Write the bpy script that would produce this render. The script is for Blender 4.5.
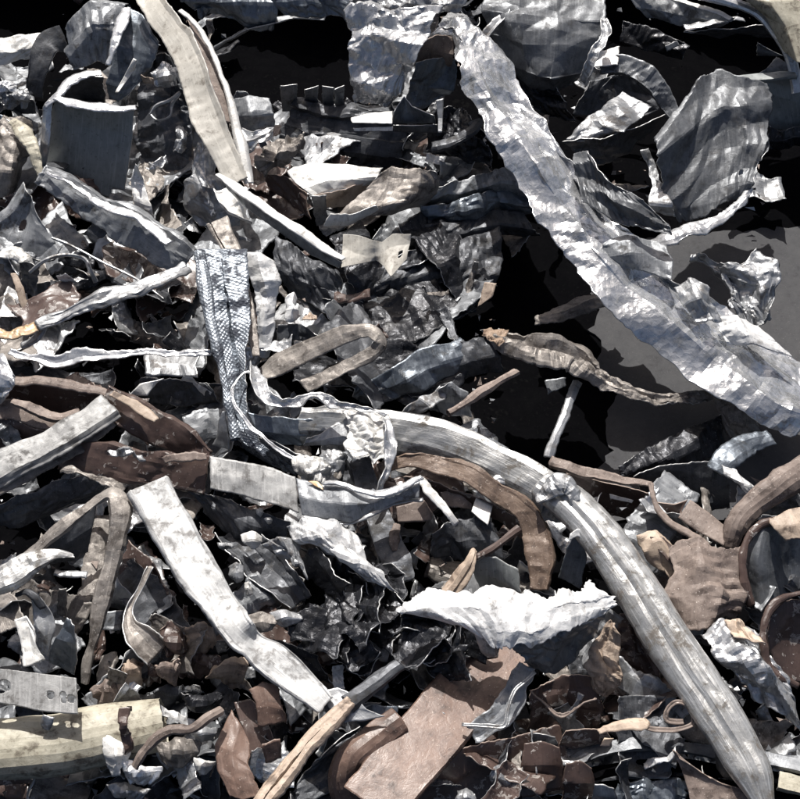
import bpy, math, random
import numpy as np
from mathutils import Vector

for o in list(bpy.data.objects):
    bpy.data.objects.remove(o, do_unlink=True)
scene = bpy.context.scene
COL = scene.collection
R = math.radians

# ------------------------------------------------------------------ camera
PITCH = R(52.0)                       # camera looks down by this angle
DIST = 1.90
MM_PX = 0.0015                        # metres per photo pixel at the aim point
FPX = DIST / MM_PX                    # focal length in photo pixels
AIM = np.array([0.0, 0.0, 0.10])
VUP = np.array([0.0, math.sin(PITCH), math.cos(PITCH)])        # image up
VCAM = np.array([0.0, -math.cos(PITCH), math.sin(PITCH)])      # towards the camera
CAM = AIM + VCAM * DIST
cd = bpy.data.cameras.new('camera')
cam = bpy.data.objects.new('camera', cd)
COL.objects.link(cam)
cam.location = CAM
cam.rotation_euler = (math.pi/2 - PITCH, 0, 0)
cd.sensor_fit = 'HORIZONTAL'
cd.sensor_width = 36.0
cd.lens = 36.0 * FPX / 800.0
cd.clip_start = 0.05
cd.clip_end = 200.0
scene.camera = cam

# ------------------------------------------------------------------ light
SUN_EL, SUN_AZ = 52.0, -8.0           # sun behind the heap, a touch to its left
sdir = np.array([math.sin(R(SUN_AZ))*math.cos(R(SUN_EL)), math.cos(R(SUN_AZ))*math.cos(R(SUN_EL)), math.sin(R(SUN_EL))])
w = bpy.data.worlds.new('World')
scene.world = w
w.use_nodes = True
nt = w.node_tree
bg = nt.nodes['Background']
sky = nt.nodes.new('ShaderNodeTexSky')
sky.sky_type = 'NISHITA'
sky.sun_disc = False
sky.sun_elevation = R(SUN_EL)
sky.sun_rotation = R(SUN_AZ)
sky.air_density = 0.7
sky.dust_density = 5.0
sky.ozone_density = 0.2
nt.links.new(sky.outputs[0], bg.inputs[0])
bg.inputs[1].default_value = 0.075
sl = bpy.data.lights.new('sun', 'SUN')
sl.energy = 5.0
sl.angle = R(0.5)
sl.color = (1.0, 0.97, 0.93)
sun = bpy.data.objects.new('sun', sl)
COL.objects.link(sun)
sun.rotation_euler = Vector(sdir).to_track_quat('Z', 'Y').to_euler()
sun.location = (0, 2, 4)
vs = scene.view_settings
vs.view_transform = 'Standard'
vs.look = 'None'
vs.exposure = 0.2
vs.gamma = 1.0
vs.use_curve_mapping = False
scene.render.engine = 'CYCLES'
scene.cycles.max_bounces = 4
scene.cycles.diffuse_bounces = 2
scene.cycles.glossy_bounces = 2
scene.cycles.use_adaptive_sampling = True
scene.cycles.adaptive_threshold = 0.015

# ------------------------------------------------------------------ helpers
def px(x, y, h):
    """photo pixel + height above the floor (cm) -> world point"""
    d = -VCAM + np.array([1.0, 0, 0])*((x-400.0)/FPX) + VUP*((399.5-y)/FPX)
    t = (h/100.0 - CAM[2]) / d[2]
    return CAM + d*t

def h01(ix, iy, seed):
    n = (ix.astype(np.int64)*374761393 + iy.astype(np.int64)*668265263 + int(seed)*2246822519) & 0xffffffff
    n = ((n ^ (n >> 13)) * 1274126177) & 0xffffffff
    n = n ^ (n >> 16)
    return (n & 0xffff) / 32767.5 - 1.0

def smooth_noise(u, v, seed):
    i, j = np.floor(u), np.floor(v)
    a, b = u-i, v-j
    a = a*a*(3-2*a); b = b*b*(3-2*b)
    f = lambda p, q: h01(i+p, j+q, seed)
    return (f(0,0)*(1-a)+f(1,0)*a)*(1-b) + (f(0,1)*(1-a)+f(1,1)*a)*b

def facet(u, v, seed):
    """piecewise planar noise on a triangle lattice: flat facets, sharp creases"""
    wu = u + 0.08*smooth_noise(u*0.9+3.1, v*0.9, seed+11)
    wv = v + 0.08*smooth_noise(u*0.9, v*0.9+7.7, seed+12)
    s = (wu+wv)*0.36603
    x, y = wu+s, wv+s
    i, j = np.floor(x), np.floor(y)
    a, b = x-i, y-j
    v00 = h01(i, j, seed); v10 = h01(i+1, j, seed); v01 = h01(i, j+1, seed); v11 = h01(i+1, j+1, seed)
    return np.where(a > b, v00+a*(v10-v00)+b*(v11-v10), v00+b*(v01-v00)+a*(v11-v01))

def crumple(s, t, scale, seed, octaves=4, gain=0.54):
    out = np.zeros(s.shape); amp = 1.0; sc = scale
    th = (seed*2.399) % 6.283
    for o in range(octaves):
        c, q = math.cos(th+o*0.75), math.sin(th+o*0.75)
        u, v = (s*c-t*q)/(sc*1.9) + o*17.3, (s*q+t*c)/(sc*0.8) + seed*0.37
        m = 1.0 if o == 0 else 0.55+0.55*smooth_noise(s/scale*0.7+o, t/scale*0.7+seed, seed+70+o)
        out += amp*m*facet(u, v, seed+o*5)
        amp *= gain; sc *= 0.47
    return out

def edge1d(t, seed, scale=0.012):
    """ragged 1-D profile for torn edges, mostly >= 0"""
    z = np.zeros_like(t)
    return 0.5*facet(t/scale/2.6, z+seed*0.7, seed) + 0.32*facet(t/scale, z+seed*1.3, seed+3) + 0.22*facet(t/scale*2.7, z, seed+5) + 0.25

def cr(P, n):
    """Catmull-Rom through rows of P (k, ...) resampled to n rows"""
    k = len(P)
    if k == 2:
        f = np.linspace(0, 1, n).reshape((n,)+(1,)*(P.ndim-1))
        return P[0]*(1-f)+P[1]*f
    E = np.concatenate([[2*P[0]-P[1]], P, [2*P[-1]-P[-2]]])
    x = np.linspace(0, k-1-1e-9, n)
    i = np.floor(x).astype(int)
    f = (x-i).reshape((n,)+(1,)*(P.ndim-1))
    a, b, c, d = E[i], E[i+1], E[i+2], E[i+3]
    return 0.5*((2*b)+(-a+c)*f+(2*a-5*b+4*c-d)*f*f+(-a+3*b-3*c+d)*f**3)

def lerp(P, n):
    x = np.linspace(0, len(P)-1-1e-9, n); i = np.floor(x).astype(int)
    f = (x-i).reshape((n,)+(1,)*(P.ndim-1))
    return P[i]*(1-f)+P[i+1]*f

def normalize(v):
    return v/np.maximum(np.linalg.norm(v, axis=-1, keepdims=True), 1e-9)

SEED = [100]
MAT = {}
def grid_mesh(name, G, s, t, wrap=False, caps=False, holes=None, sharp=9):
    nr, nc = G.shape[:2]
    me = bpy.data.meshes.new(name)
    idx = np.arange(nr*nc).reshape(nr, nc)
    if wrap:
        idx = np.concatenate([idx, idx[:, :1]], axis=1)
    a, b, c, d = idx[:-1, :-1], idx[:-1, 1:], idx[1:, 1:], idx[1:, :-1]
    F = np.stack([a, b, c, d], -1).reshape(-1, 4)
    if holes is not None:
        keep = ~holes
        keep = (keep[:-1, :-1] & keep[1:, :-1] & keep[:-1, 1:] & keep[1:, 1:]) if not wrap else np.ones((nr-1, nc), bool)
        F = F[keep.reshape(-1)]
    V = G.reshape(-1, 3)
    ctr = V.mean(0)
    nf = len(F)
    me.vertices.add(len(V)); me.vertices.foreach_set('co', (V-ctr).astype(np.float32).ravel())
    me.loops.add(nf*4); me.loops.foreach_set('vertex_index', F.astype(np.int32).ravel())
    me.polygons.add(nf)
    me.polygons.foreach_set('loop_start', np.arange(0, nf*4, 4, dtype=np.int32))
    me.polygons.foreach_set('use_smooth', np.ones(nf, bool))
    uv = me.uv_layers.new(name='UVMap')
    UV = np.stack([np.broadcast_to(s, (nr, nc)).ravel(), np.broadcast_to(t, (nr, nc)).ravel()], -1)
    uv.data.foreach_set('uv', UV[F.ravel()].astype(np.float32).ravel())
    me.update(calc_edges=True)
    me.validate()
    me.set_sharp_from_angle(angle=R(sharp))
    return me, ctr

def link(name, me, ctr, mat, label=None, cat=None, group=None, parent=None, th=0.0016, kind=None, mat2=None):
    ob = bpy.data.objects.new(name, me)
    COL.objects.link(ob)
    me.materials.append(MAT[mat])
    if parent is not None:
        ob.parent = parent
        pw = Vector(parent.location); q = parent.parent
        while q is not None: pw += q.location; q = q.parent
        ob.location = Vector(ctr) - pw
    else:
        ob.location = ctr
    if label: ob['label'] = label
    if cat: ob['category'] = cat
    if group: ob['group'] = group
    if kind: ob['kind'] = kind
    if th:
        m = ob.modifiers.new('thickness', 'SOLIDIFY')
        m.thickness = th; m.offset = 0.0
        if mat2:
            me.materials.append(MAT[mat2]); m.material_offset = 1
        me.materials.append(MAT['torn_rim_brown' if mat in ('brown_paint', 'dusty_brown', 'tan_film', 'rusty_brown', 'red_brown') else 'torn_rim'])
        m.material_offset_rim = len(me.materials)-1
    return ob

def finish_grid(name, G, mat, label, cat, group, parent, amp, sc, tear, lip, th, res, seed, wrap, holes, mat2, lipw=0.012, sharp=9, tang=0.45, kind=None, octv=4, endtear=None):
    nr, nc = G.shape[:2]
    def cum(A):
        return np.concatenate([[0], np.cumsum(np.linalg.norm(np.diff(A, axis=0), axis=-1))])
    t = cum(G.mean(1))[:, None]
    wmean = np.linalg.norm(np.diff(G, axis=1), axis=-1).mean(0)
    s = np.concatenate([[0], np.cumsum(wmean)])[None, :]
    tt = np.broadcast_to(t, (nr, nc)); ss = np.broadcast_to(s, (nr, nc))
    Tu = normalize(np.gradient(G, axis=1)); Tv = normalize(np.gradient(G, axis=0))
    if wrap:
        Tu = normalize(np.roll(G, -1, 1)-np.roll(G, 1, 1))
    N = normalize(np.cross(Tu, Tv))
    L, Wd = t[-1, 0], s[0, -1]
    P = G.copy()
    if tear > 0:
        fw = max(0.010, tear*1.6)
        if not wrap:
            e0, e1 = edge1d(t, seed+1), edge1d(t, seed+2)
            P += Tu*(tear*e0*np.exp(-ss/fw))[..., None] - Tu*(tear*e1*np.exp(-(Wd-ss)/fw))[..., None]
        et = tear if endtear is None else endtear
        f0, f1 = edge1d(s, seed+3), edge1d(s, seed+4)
        P += Tv*(et*f0*np.exp(-tt/fw))[..., None] - Tv*(et*f1*np.exp(-(L-tt)/fw))[..., None]
    if lip and not wrap:
        l0, l1 = (lip if isinstance(lip, (tuple, list)) else (lip, lip))
        P += N*((l0*np.exp(-(ss/lipw)**2)*(0.7+0.6*smooth_noise(tt/0.03, tt*0, seed+8)) + l1*np.exp(-((Wd-ss)/lipw)**2)*(0.7+0.6*smooth_noise(tt/0.03, tt*0+5, seed+9))))[..., None]
    if amp > 0:
        if wrap:                    # periodic: sample in space instead
            a1, a2 = P @ np.array([0.9, 0.3, 0.5]), P @ np.array([-0.4, 0.8, 0.3])
        else:
            a1, a2 = ss, tt
        P = P + N*(amp*crumple(a1, a2, sc, seed, octv))[..., None]
        if tang:
            P = P + Tu*(tang*amp*crumple(a1, a2, sc, seed+31, 3))[..., None] + Tv*(tang*amp*crumple(a1, a2, sc, seed+47, 3))[..., None]
    hm = None
    if holes:
        hm = np.zeros((nr, nc), bool)
        u, v = ss/max(Wd, 1e-6), tt/max(L, 1e-6)
        for (hu, hv, hr) in holes:
            hm |= np.hypot((u-hu)*Wd, (v-hv)*L) < hr
    me, ctr = grid_mesh(name, P, s, t, wrap, holes=hm, sharp=sharp)
    return link(name, me, ctr, mat, label, cat, group, parent, th, kind, mat2)

def patch(name, label, cat, mat, rows, h=15, amp=0.004, sc=0.045, tear=0.004, lip=0, th=0.0016, res=0.0026, group=None, parent=None, holes=None, mat2=None, **kw):
    """sheet through a lattice of control points (pixel x, pixel y, height above h in cm)"""
    SEED[0] += 7
    seed = kw.pop('seed', SEED[0])
    C = np.array([[px(p[0], p[1], h+(p[2] if len(p) > 2 else 0)) for p in r] for r in rows])
    lu = max(np.linalg.norm(np.diff(C, axis=1), axis=-1).sum(1)); lv = max(np.linalg.norm(np.diff(C, axis=0), axis=-1).sum(0))
    nr = int(np.clip(lv/res, 6, 150)); nc = int(np.clip(lu/res, 6, 150))
    G = cr(C, nr)
    G = np.swapaxes(cr(np.swapaxes(G, 0, 1), nc), 0, 1)
    lin = kw.pop('lin', 0.8)
    G = G*(1-lin) + lin*np.swapaxes(lerp(np.swapaxes(lerp(C, nr), 0, 1), nc), 0, 1)
    if amp >= .0035: amp = amp*1.5
    kw.setdefault('octv', 3)
    return finish_grid(name, G, mat, label, cat, group, parent, amp, sc, tear, lip, th, res, seed, False, holes, mat2, **kw)

FLAT = [(-1, 0), (1, 0)]
BOW = [(-1, -.16), (-.4, .03), (.4, .03), (1, -.16)]
UCH = [(-1, -.7), (-1, 0), (1, 0), (1, -.7)]
LCH = [(-1, 0), (1, 0), (1, -.8)]
LCHL = [(-1, -.8), (-1, 0), (1, 0)]
VEE = [(-1, 0), (0, -.45), (1, 0)]
RIDGE = [(-1, -.3), (0, .15), (1, -.3)]
CURL = [(-.3, -.75), (-.8, -.6), (-1, -.15), (-.7, .2), (0, .3), (.7, .2), (1, -.15), (.8, -.6), (.3, -.75)]
HALF = [(-1, -.7), (-.85, -.2), (-.45, .1), (0, .2), (.45, .1), (.85, -.2), (1, -.7)]
TROUGH = [(-1, .55), (-.8, .1), (-.3, -.15), (.3, -.15), (.8, .1), (1, .55)]
HEM = [(-1, -.02), (.72, 0), (.95, .05), (1, .16), (.9, .24), (.62, .2)]
def ELL(f=0.6, n=14, dent=0.0):
    out = []
    for k in range(n):
        a = 2*math.pi*k/n
        r = 1-dent*math.exp(-((a-math.pi/2)/.5)**2)
        out.append((math.cos(a)*r, math.sin(a)*f*r))
    return out

def strip(name, label, cat, mat, pts, W=30, prof=FLAT, h=15, ref='z', amp=0.0025, sc=0.035, tear=0.0025, lip=0, th=0.0016, res=0.0028, group=None, parent=None, closed=False, holes=None, mat2=None, seed=None, wob=0.7, **kw):
    """ribbon / profile swept along (x, y, dh, width px, roll deg)"""
    SEED[0] += 7
    seed = seed or SEED[0]
    if amp >= .0015: amp = amp*1.35
    tear = tear*1.4
    kw.setdefault('octv', 3)
    K = []
    for p in pts:
        p = list(p)+[None]*(5-len(p))
        q = px(p[0], p[1], h+(p[2] or 0))
        dep = np.dot(CAM-q, VCAM)
        K.append(list(q)+[(W if p[3] is None else p[3])*dep/FPX, R(p[4] or 0)])
    K = np.array(K)
    L = np.linalg.norm(np.diff(K[:, :3], axis=0), axis=1).sum()
    nr = int(np.clip(L/res, 8, 260))
    D = cr(K, 600)
    cl = np.concatenate([[0], np.cumsum(np.linalg.norm(np.diff(D[:, :3], axis=0), axis=1))])
    xs = np.linspace(0, cl[-1], nr)
    D = np.stack([np.interp(xs, cl, D[:, k]) for k in range(5)], -1)
    if wob:
        z0 = xs*0; wl = max(.035, 1.5*D[:, 3].mean())
        D[:, 3] *= 1 + wob*(0.13*facet(xs/wl, z0+.3, seed+60) + 0.05*facet(xs/wl*2.7, z0+.7, seed+61))
        D[:, 4] += wob*(0.22*facet(xs/wl/1.6, z0+.1, seed+62) + 0.08*facet(xs/wl*1.7, z0+.9, seed+63))
        m_ = wob*np.minimum(.004, D[:, 3].mean()*.09)
        for c_ in range(3): D[:, c_] += m_*facet(xs/wl/1.2, z0+c_*1.7, seed+64+c_)
    T = normalize(np.gradient(D[:, :3], axis=0))
    rv = {'z': np.array([0, 0, 1.0]), 'cam': VCAM, 'mid': normalize(VCAM+np.array([0, 0, 1.0])), 'y': np.array([0, -1.0, 0.12])}[ref]
    U = normalize(rv - (T@rv)[:, None]*T)
    for k in range(2):      # soften sudden flips
        U = normalize(U + np.concatenate([U[:1], U[:-1]]) + np.concatenate([U[1:], U[-1:]]))
    S = normalize(np.cross(T, U))
    c, q = np.cos(D[:, 4])[:, None], np.sin(D[:, 4])[:, None]
    S2, U2 = S*c+U*q, U*c-S*q
    A = np.array(prof if not closed else prof+[prof[0]], float)
    seg = np.linalg.norm(np.diff(A, axis=0), axis=1)
    wm = D[:, 3].mean()/2
    pr = [A[0]]
    for k in range(len(seg)):
        n = max(1, int(round(seg[k]*wm/res)))
        for j in range(1, n+1):
            pr.append(A[k]+(A[k+1]-A[k])*j/n)
    pr = np.array(pr)
    if len(pr) < 5:
        f = np.linspace(0, len(pr)-1, 5); i = np.minimum(f.astype(int), len(pr)-2); g = (f-i)[:, None]
        pr = pr[i]*(1-g)+pr[i+1]*g
    if closed: pr = pr[:-1]
    hw = (D[:, 3]/2)[:, None, None]
    G = D[:, None, :3] + hw*(S2[:, None, :]*pr[None, :, 0:1] + U2[:, None, :]*pr[None, :, 1:2])
    return finish_grid(name, G, mat, label, cat, group, parent, amp, sc, tear, lip, th, res, seed, closed, holes, mat2, **kw)

def thing(name, label, cat, x, y, h, group=None):
    e = bpy.data.objects.new(name, None)
    COL.objects.link(e)
    e.empty_display_size = 0.03
    e.location = px(x, y, h)
    e['label'] = label; e['category'] = cat
    if group: e['group'] = group
    return e

# ------------------------------------------------------------------ materials
def material(name, c1, c2, dirt=(0.03, 0.025, 0.02), dirt_amt=0.35, metal=0.8, rough=(0.3, 0.55), bump=0.35, speck=0.3, speck_col=(0.7, 0.7, 0.7), streak=0.4, chip=None, chip_amt=0.0, emboss=0.0, fine=150.0, spec=0.5, crease=0.0):
    m = bpy.data.materials.new(name)
    m.use_nodes = True
    MAT[name] = m
    T = m.node_tree; N = T.nodes; Lk = T.links
    b = N['Principled BSDF']
    def nd(t, **k):
        n = N.new(t)
        for a, v in k.items(): setattr(n, a, v)
        return n
    def noise(vec, scale, detail=5, rough=0.6, dist=0.0):
        n = nd('ShaderNodeTexNoise')
        n.inputs['Scale'].default_value = scale; n.inputs['Detail'].default_value = detail
        n.inputs['Roughness'].default_value = rough; n.inputs['Distortion'].default_value = dist
        Lk.new(vec, n.inputs['Vector']); return n.outputs['Fac']
    def ramp(f, a, bb, lo=0.0, hi=1.0):
        n = nd('ShaderNodeMapRange'); n.clamp = True
        n.inputs['From Min'].default_value = a; n.inputs['From Max'].default_value = bb
        n.inputs['To Min'].default_value = lo; n.inputs['To Max'].default_value = hi
        Lk.new(f, n.inputs['Value']); return n.outputs['Result']
    def mth(op, x, y):
        n = nd('ShaderNodeMath', operation=op)
        for i, q in enumerate((x, y)):
            if isinstance(q, (int, float)): n.inputs[i].default_value = q
            else: Lk.new(q, n.inputs[i])
        return n.outputs[0]
    def mix(f, x, y):
        n = nd('ShaderNodeMix', data_type='RGBA')
        if isinstance(f, (int, float)): n.inputs[0].default_value = f
        else: Lk.new(f, n.inputs[0])
        for i, q in ((6, x), (7, y)):
            if isinstance(q, tuple): n.inputs[i].default_value = (*q, 1)
            else: Lk.new(q, n.inputs[i])
        return n.outputs[2]
    tc = nd('ShaderNodeTexCoord'); oi = nd('ShaderNodeObjectInfo')
    off = nd('ShaderNodeVectorMath', operation='SCALE'); off.inputs[0].default_value = (7.3, 4.1, 9.7); Lk.new(oi.outputs['Random'], off.inputs['Scale'])
    ad = nd('ShaderNodeVectorMath', operation='ADD'); Lk.new(tc.outputs['Object'], ad.inputs[0]); Lk.new(off.outputs[0], ad.inputs[1])
    v = ad.outputs[0]
    mp = nd('ShaderNodeMapping'); mp.inputs['Scale'].default_value = (1.0, 0.06, 1.0); Lk.new(tc.outputs['UV'], mp.inputs['Vector'])
    ad2 = nd('ShaderNodeVectorMath', operation='ADD'); Lk.new(mp.outputs[0], ad2.inputs[0]); Lk.new(off.outputs[0], ad2.inputs[1])
    big = noise(v, 22, 3, 0.62); med = noise(v, 75, 4, 0.68, 0.4); fin = noise(v, fine*2, 2, 0.7); st = noise(ad2.outputs[0], 330, 3, 0.65)
    col = mix(ramp(mth('ADD', mth('MULTIPLY', big, 0.55), mth('MULTIPLY', med, 0.45)), 0.40, 0.60), c1, c2)
    col = mix(ramp(st, 0.52, 0.72, 0, streak), col, tuple(min(1, q*1.5+0.02) for q in c1))
    if chip:
        cm = ramp(mth('ADD', med, mth('MULTIPLY', mth('SUBTRACT', big, 0.5), 0.6)), 0.62-chip_amt*0.2, 0.645-chip_amt*0.2)
        col = mix(cm, col, chip)
    dm = ramp(mth('ADD', med, mth('MULTIPLY', mth('SUBTRACT', big, 0.5), 0.9)), 0.72-dirt_amt*0.34, 0.86-dirt_amt*0.34)
    dm = mth('MULTIPLY', dm, min(1.0, 0.35+dirt_amt))
    col = mix(dm, col, dirt)
    sm = ramp(fin, 0.70-speck*0.12, 0.76-speck*0.12, 0, min(1, speck*1.6))
    col = mix(sm, col, speck_col)
    pit = ramp(noise(v, fine*1.3, 1, 0.6), 0.27, 0.36, 0.35, 0.0)
    col = mix(pit, col, dirt)
    # every piece a little lighter or darker than the next
    hv = nd('ShaderNodeHueSaturation'); Lk.new(col, hv.inputs['Color'])
    Lk.new(ramp(oi.outputs['Random'], 0, 1, 0.82, 1.12), hv.inputs['Value'])
    Lk.new(hv.outputs[0], b.inputs['Base Color'])
    rr = ramp(mth('ADD', mth('MULTIPLY', med, 0.6), mth('MULTIPLY', st, 0.4)), 0.35, 0.65, rough[0], rough[1])
    Lk.new(mth('MAXIMUM', rr, mth('MULTIPLY', dm, 0.85)), b.inputs['Roughness'])
    Lk.new(mth('MULTIPLY', mth('SUBTRACT', 1.0, mth('MAXIMUM', dm, sm)), metal), b.inputs['Metallic'])
    b.inputs['Specular IOR Level'].default_value = spec
    hgt = mth('MULTIPLY', med, 0.4)
    if streak > 0.45: hgt = mth('ADD', hgt, mth('MULTIPLY', st, 0.25*streak))
    if emboss:
        vo = nd('ShaderNodeTexVoronoi'); vo.inputs['Scale'].default_value = 215; vo.inputs['Randomness'].default_value = 0.12
        rot = nd('ShaderNodeMapping'); rot.inputs['Rotation'].default_value = (0, 0, R(38)); Lk.new(tc.outputs['UV'], rot.inputs['Vector'])
        Lk.new(rot.outputs[0], vo.inputs['Vector'])
        hgt = mth('ADD', hgt, mth('MULTIPLY', ramp(vo.outputs['Distance'], 0.1, 0.55, 1, 0), emboss))
    if crease:
        for sc_, am in (((24, 1.0), (70, 0.5)) if crease > .5 else ((34, 0.8),)):
            vo = nd('ShaderNodeTexVoronoi', distance='CHEBYCHEV' if sc_ < 60 else 'MANHATTAN'); vo.inputs['Scale'].default_value = sc_
            Lk.new(v, vo.inputs['Vector'])
            hgt = mth('ADD', hgt, mth('MULTIPLY', vo.outputs['Distance'], am*crease))
    bp = nd('ShaderNodeBump'); bp.inputs['Strength'].default_value = bump; bp.inputs['Distance'].default_value = 0.006
    Lk.new(hgt, bp.inputs['Height']); Lk.new(bp.outputs[0], b.inputs['Normal'])
    return m

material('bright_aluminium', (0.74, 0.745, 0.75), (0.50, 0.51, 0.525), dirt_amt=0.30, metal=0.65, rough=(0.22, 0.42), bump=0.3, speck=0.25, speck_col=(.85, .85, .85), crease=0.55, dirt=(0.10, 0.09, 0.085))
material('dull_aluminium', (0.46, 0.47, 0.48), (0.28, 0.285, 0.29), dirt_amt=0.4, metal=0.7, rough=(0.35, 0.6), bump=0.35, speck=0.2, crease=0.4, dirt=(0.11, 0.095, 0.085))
material('torn_rim', (0.62, 0.62, 0.62), (0.45, 0.45, 0.44), dirt_amt=0.15, metal=0.5, rough=(0.35, 0.5), bump=0.1, speck=0.0, streak=0.0)
material('torn_rim_brown', (0.42, 0.34, 0.29), (0.30, 0.23, 0.19), dirt_amt=0.2, metal=0.0, rough=(0.5, 0.7), bump=0.1, speck=0.0, streak=0.0)
material('rusty_brown', (0.22, 0.158, 0.118), (0.13, 0.088, 0.066), dirt=(0.06, 0.04, 0.03), dirt_amt=0.3, metal=0.1, rough=(0.4, 0.65), bump=0.35, speck=0.5, speck_col=(.6, .5, .42), streak=0.5)
material('red_brown', (0.235, 0.155, 0.12), (0.125, 0.08, 0.063), dirt=(0.05, 0.034, 0.028), dirt_amt=0.3, metal=0.0, rough=(0.32, 0.55), bump=0.25, speck=0.45, speck_col=(.55, .44, .37), streak=0.3)
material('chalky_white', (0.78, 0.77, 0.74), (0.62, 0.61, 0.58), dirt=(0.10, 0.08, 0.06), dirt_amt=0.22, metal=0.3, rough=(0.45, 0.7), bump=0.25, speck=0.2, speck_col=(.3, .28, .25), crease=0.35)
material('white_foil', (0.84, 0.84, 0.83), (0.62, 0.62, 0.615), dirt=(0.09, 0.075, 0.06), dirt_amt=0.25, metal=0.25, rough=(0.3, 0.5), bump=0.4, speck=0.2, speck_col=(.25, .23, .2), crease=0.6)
material('silver_sheet', (0.88, 0.885, 0.89), (0.46, 0.475, 0.495), dirt=(0.12, 0.12, 0.125), dirt_amt=0.3, metal=0.72, rough=(0.16, 0.32), bump=0.4, speck=0.15, speck_col=(.85, .85, .85), crease=0.75)
material('scuffed_white', (0.62, 0.62, 0.61), (0.36, 0.365, 0.365), dirt=(0.22, 0.21, 0.20), dirt_amt=0.5, metal=0.1, rough=(0.5, 0.7), bump=0.25, speck=0.2, speck_col=(.2, .19, .18), streak=0.7, crease=0.15)
material('bone_paint', (0.66, 0.63, 0.56), (0.50, 0.47, 0.41), dirt=(0.16, 0.13, 0.10), dirt_amt=0.3, metal=0.0, rough=(0.4, 0.6), bump=0.15, speck=0.15, speck_col=(.2, .18, .15))
material('mottled_grey', (0.33, 0.33, 0.325), (0.17, 0.17, 0.168), dirt=(0.10, 0.095, 0.09), dirt_amt=0.5, metal=0.2, rough=(0.45, 0.65), bump=0.25, speck=0.3, speck_col=(.6, .6, .58), streak=0.6)
material('slate_sheet', (0.16, 0.168, 0.178), (0.09, 0.095, 0.102), dirt=(0.04, 0.04, 0.042), dirt_amt=0.35, metal=0.45, rough=(0.38, 0.6), bump=0.3, speck=0.25, speck_col=(.4, .4, .42), crease=0.5)
material('grey_paint', (0.27, 0.285, 0.28), (0.20, 0.215, 0.215), dirt_amt=0.15, metal=0.1, rough=(0.35, 0.5), bump=0.12, speck=0.12, streak=0.5, speck_col=(.5, .5, .5))
material('grey_sheet', (0.30, 0.31, 0.32), (0.17, 0.18, 0.195), dirt_amt=0.4, metal=0.55, rough=(0.4, 0.65), bump=0.3, speck=0.2, crease=0.45)
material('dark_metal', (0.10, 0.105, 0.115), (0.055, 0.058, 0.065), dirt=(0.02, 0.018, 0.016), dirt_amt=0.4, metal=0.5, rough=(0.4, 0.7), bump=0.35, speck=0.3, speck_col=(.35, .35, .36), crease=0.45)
material('charred_foil', (0.030, 0.032, 0.038), (0.014, 0.014, 0.017), dirt=(0.008, 0.008, 0.008), dirt_amt=0.3, metal=0.45, rough=(0.28, 0.55), bump=0.4, speck=0.3, speck_col=(.5, .5, .52), crease=0.7)
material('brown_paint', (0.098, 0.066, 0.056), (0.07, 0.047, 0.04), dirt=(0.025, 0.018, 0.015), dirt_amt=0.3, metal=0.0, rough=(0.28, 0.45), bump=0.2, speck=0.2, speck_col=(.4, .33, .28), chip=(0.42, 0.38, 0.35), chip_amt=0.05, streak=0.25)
material('dusty_brown', (0.275, 0.22, 0.188), (0.14, 0.106, 0.09), dirt=(0.05, 0.035, 0.028), dirt_amt=0.35, metal=0.0, rough=(0.55, 0.8), bump=0.35, speck=0.45, speck_col=(.62, .55, .49), streak=0.2, crease=0.25)
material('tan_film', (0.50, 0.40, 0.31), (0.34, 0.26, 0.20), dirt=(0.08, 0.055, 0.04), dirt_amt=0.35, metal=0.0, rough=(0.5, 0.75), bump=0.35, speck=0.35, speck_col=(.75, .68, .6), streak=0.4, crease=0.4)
material('cream_paint', (0.47, 0.44, 0.35), (0.29, 0.265, 0.20), dirt=(0.09, 0.07, 0.05), dirt_amt=0.4, metal=0.0, rough=(0.45, 0.7), bump=0.35, speck=0.25, speck_col=(.16, .13, .1), streak=0.3)
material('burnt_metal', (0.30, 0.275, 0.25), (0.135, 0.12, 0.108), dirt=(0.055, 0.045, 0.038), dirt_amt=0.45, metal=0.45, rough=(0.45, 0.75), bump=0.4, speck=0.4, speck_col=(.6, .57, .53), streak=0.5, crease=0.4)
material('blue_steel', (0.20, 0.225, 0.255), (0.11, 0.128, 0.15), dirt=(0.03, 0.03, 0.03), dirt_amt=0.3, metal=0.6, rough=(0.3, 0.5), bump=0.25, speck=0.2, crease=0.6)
material('embossed_foil', (0.33, 0.36, 0.395), (0.13, 0.152, 0.18), dirt=(0.03, 0.035, 0.05), dirt_amt=0.6, metal=0.6, rough=(0.3, 0.5), bump=0.4, speck=0.2, emboss=0.28, speck_col=(.75, .78, .8))
material('rust', (0.30, 0.215, 0.15), (0.17, 0.115, 0.08), dirt=(0.07, 0.035, 0.02), dirt_amt=0.4, metal=0.0, rough=(0.6, 0.9), bump=0.5, speck=0.6, speck_col=(.62, .5, .4))
material('orange_tint', (0.50, 0.34, 0.19), (0.40, 0.33, 0.27), dirt_amt=0.2, metal=0.35, rough=(0.4, 0.6), bump=0.3, speck=0.2)
material('silver_tube', (0.48, 0.48, 0.47), (0.22, 0.22, 0.215), dirt=(0.10, 0.085, 0.07), dirt_amt=0.5, metal=0.6, rough=(0.3, 0.5), bump=0.32, speck=0.25, streak=0.9)
material('shade_and_bar_black', (0.0035, 0.0035, 0.004), (0.0025, 0.0025, 0.003), dirt=(0.008, 0.008, 0.008), dirt_amt=0.2, metal=0.0, rough=(0.6, 0.8), bump=0.3, speck=0.0, spec=0.0, streak=0.0)  # near-black puts shade into the floor's colour; bars use it too
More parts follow.
